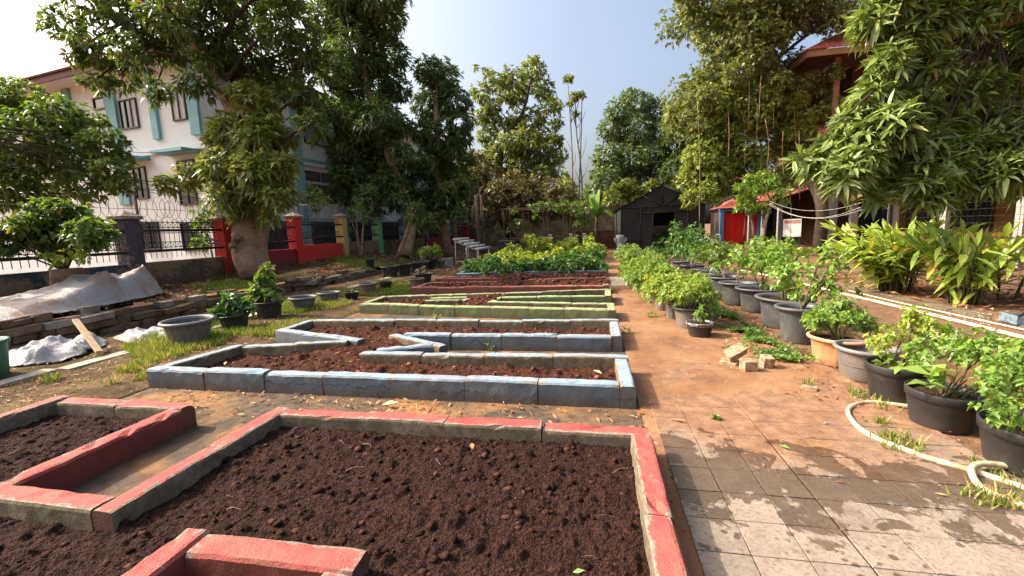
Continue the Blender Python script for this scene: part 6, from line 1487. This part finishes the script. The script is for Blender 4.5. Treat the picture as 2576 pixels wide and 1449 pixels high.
tag(obj('verge_grass', mesh_np('verge_grass', V, F, L_grass), kind='stuff'), 'tufts of grass around the left row of pots', 'grass')
V, F = blades(2600, lambda n: rng.normal(2.05, .12, n), lambda n: rng.uniform(2.4, 4.2, n), lambda x, y: 0 * x, .09, .005, lambda x, y: (nz(5, 2.6)(x, y) > .06) & (x > 1.85))
tag(obj('path_edge_grass', mesh_np('path_edge_grass', V, F, L_grass), kind='stuff'), 'thin grass at the foot of the near black pots', 'grass')
# weed strip between the two right-hand rows
x = 2.0 + rng.normal(0, .12, 2600); y = rng.uniform(4.75, 9.2, 2600); k = fbm(np.stack([x, y, 0 * x], 1) * 3, 2) > -.03; x, y = x[k], y[k]; z = rng.uniform(.01, .03, len(x)) + .11 * np.clip(fbm(np.stack([x, y, 0 * x], 1) * 4, 2) + .25, 0, 1)
V, F = whorls(np.stack([x, y, z], 1), rng.normal(0, .4, (len(x), 3)) + UP, 5, .045, .022, (.8, 1.5), .2)
tag(obj('weed_strip', mesh_np('weed_strip', V, F, L_weed), kind='stuff'), 'low leafy weeds between the two right rows of pots', 'weeds')
# leaf litter
def litter(n, x, y, z, L=.09, W=.04):
    a = rng.uniform(0, 6.28, n); D = np.stack([np.cos(a), np.sin(a), rng.normal(.1, .2, n)], 1); N = UP + rng.normal(0, .35, (n, 3)); l = L * rng.uniform(.5, 1.3, n)
    return leaf_mesh(np.stack([x, y, z + .012], 1), norm(D), norm(N), l, W * l / L, rng.uniform(-.2, .3, n))
n = 5200; x = rng.uniform(-10.2, -8.3, n); y = 4 + 24 * rng.uniform(0, 1, n) ** 1.1; k = nz(11, .7)(x, y) + np.clip((y - 10) * .02, 0, .2) > .03; x, y = x[k], y[k]; V, F = litter(len(x), x, y, ter_z(x, y), .11, .05)
n = 6000; x = rng.uniform(-8.1, -4.6, n); y = 2.2 + 11 * rng.random(n) ** 1.4; k = nz(21, 1.2)(x, y) > -.1; x, y = x[k], y[k]; V2, F2 = litter(len(x), x, y, vz(x, y), .06, .016)
n = 2600; x = rng.uniform(-8.2, -4.8, n); y = rng.uniform(15.5, 26, n); V3, F3 = litter(n, x, y, np.maximum(ter_z(x, y), 0.01), .12, .06)
V, F = cat([(V, F), (V2, F2), (V3, F3)])
tag(obj('leaf_litter', mesh_np('leaf_litter', V, F, L_dry), kind='stuff'), 'dry fallen leaves strewn over the terrace and verge', 'leaf litter')
n = 2600; x = np.where(rng.random(n) < .5, rng.normal(2.0, .25, n), rng.uniform(2.9, 8, n)); y = rng.uniform(2.2, 13, n); k = (x > 1.95) | (y > 3.6); x, y = x[k], y[k]; V, F = litter(len(x), x, y, 0 * x, .055, .02)
n = 420; x = rng.uniform(.45, 2.0, n); y = 2.4 + 9 * rng.random(n) ** .7; V2, F2 = litter(n, x, y, 0 * x + .012, .045, .012)
n = 420; x = rng.uniform(-4.5, .4, n); y = rng.uniform(2.78, 3.42, n); V3, F3 = litter(n, x, y, 0 * x + .01, .06, .02)
n = 500; x = rng.uniform(5.6, 7.8, n); y = rng.uniform(6, 12, n); V4, F4 = litter(n, x, y, 0 * x + .02, .2, .05)
V, F = cat([(V, F), (V2, F2), (V3, F3), (V4, F4)])
tag(obj('path_litter', mesh_np('path_litter', V, F, L_dry), kind='stuff'), 'bits of dry leaf on the path and the earth to the right', 'leaf litter')
# pebbles and crumbs on bare ground
n = 2200; x = rng.uniform(.4, 5, n); y = 2 + 9 * rng.random(n) ** 1.5; V, F = lumps(np.stack([x, y, 0 * x + .012], 1), .003 + .009 * rng.random(n) ** 3, .7)
tag(obj('ground_crumbs', mesh_np('ground_crumbs', V, F, M_ground, True), kind='stuff'), 'small crumbs of earth and grit on the ground', 'grit')
# single leaves and twigs on the near soil
def one_leaf(label, px, py, z, L, W, ang, mat, name='fallen_leaf'):
    p = on_z(px, py, z); V, F = leaf_mesh(np.zeros((1, 3)), np.array([[math.cos(ang), math.sin(ang), .25]]), np.array([[.1, -.3, 1.0]]), np.array([L]), np.array([W]), np.array([.1]))
    tag(obj(name, mesh_np(name, V, F, mat), None, (p[0], p[1], z)), label, 'leaf', 'single leaves on the soil')
M_oleaf = simple('orange_dead_leaf', (.55, .17, .07), .6, .2, 20, 0); M_yleaf = simple('straw_leaf', (.62, .47, .22), .7, .2, 20, 0); M_gleaf = simple('green_leaf_bit', (.16, .33, .06), .6, .2, 20, 0)
one_leaf('orange leaf lying on the near dark soil', 1188, 1130, .125, .065, .035, 1.9, M_oleaf); one_leaf('orange leaf against the right red kerb', 1616, 1290, .13, .05, .03, 1.2, M_oleaf)
one_leaf('straw-coloured leaf on the blue bed soil, left', 565, 918, .14, .09, .03, 2.2, M_yleaf); one_leaf('straw-coloured leaf at the right end of the blue bed', 1515, 940, .14, .1, .04, 2.6, M_yleaf); one_leaf('pale leaf on the soil by the blue corner', 1510, 910, .14, .09, .035, 2.4, M_yleaf)
one_leaf('dry yellow leaf between red and blue beds', 960, 1018, .03, .16, .05, .1, M_yleaf); one_leaf('green leaf bit near the bottom of the soil', 1440, 1440, .12, .05, .02, .2, M_gleaf); one_leaf('dark green leaf on the wet tiles', 1990, 1130, .02, .07, .03, 2.7, M_gleaf)
one_leaf('reddish leaf in the shadow of the blue bed', 1628, 1015, .02, .06, .03, .4, M_oleaf); one_leaf('reddish dead leaf beside the blue bed corner', 1690, 1055, .02, .1, .03, -.5, M_oleaf)
# roots and straws on the soil (fine fibres)
m = MB()
for i in range(34):
    x, y = random.uniform(-4.4, .2), random.uniform(1.1, 2.6)
    if not in_poly(np.array([x]), np.array([y]), polyA)[0]: continue
    z = float(zA(np.array([x]), np.array([y]))[0]) + .008; a = random.uniform(0, 6.28); l = random.uniform(.03, .12)
    m.tube(spline([(x, y, z), (x + l * .5 * math.cos(a) + random.uniform(-.02, .02), y + l * .5 * math.sin(a), z + .012), (x + l * math.cos(a), y + l * math.sin(a), z)], 6), .0009, 3, 0, False)
o = m.build('root_fibres', M_wood, bedA, kind='stuff')
# weeds growing on bare joints
def tuft(label, px, py, lm, R, h, L, W):
    p = on_z(px, py, 0); t = thing('weed_tuft', label, 'weed', (p[0], p[1], 0), 0, 'small weeds around the beds'); V, F = crown(dome(4, R, .02, h, min(.05, R)), 60, 4, L, W); obj('foliage', mesh_np('foliage', V, F, lm), t)
for px, py, R, h, lb, lm in ((1800, 1060, .01, .03, 'tiny weed on the path by the bricks', L_weed), (1640, 800, .06, .12, 'weed at the corner of the green bed', L_weed), (1575, 840, .08, .16, 'weed beside the right end of the blue bed', L_bush), (1100, 800, .1, .06, 'creeping weed at the foot of the green bed', L_chili_y), (1420, 800, .1, .05, 'small weed at the green bed foot near its right end', L_weed), (1130, 875, .06, .15, 'dry weed in the right notch of the blue bed', L_brown), (1235, 884, .06, .09, 'green weed in the notch of the blue bed', L_weed), (800, 715, .3, .6, 'leafy weed on the terrace beside the wall', L_veg), (830, 690, .2, .9, 'tall upright weed behind the wall', L_veg), (2180, 1005, .06, .05, 'weed tuft beside the stone chip', L_weed), (1040, 670, .3, .5, 'weedy clump among the dark tubs', L_brown)):
    tuft(lb, px, py, lm, R, h, .045 if h < .3 else .15, .018 if h < .3 else .08)
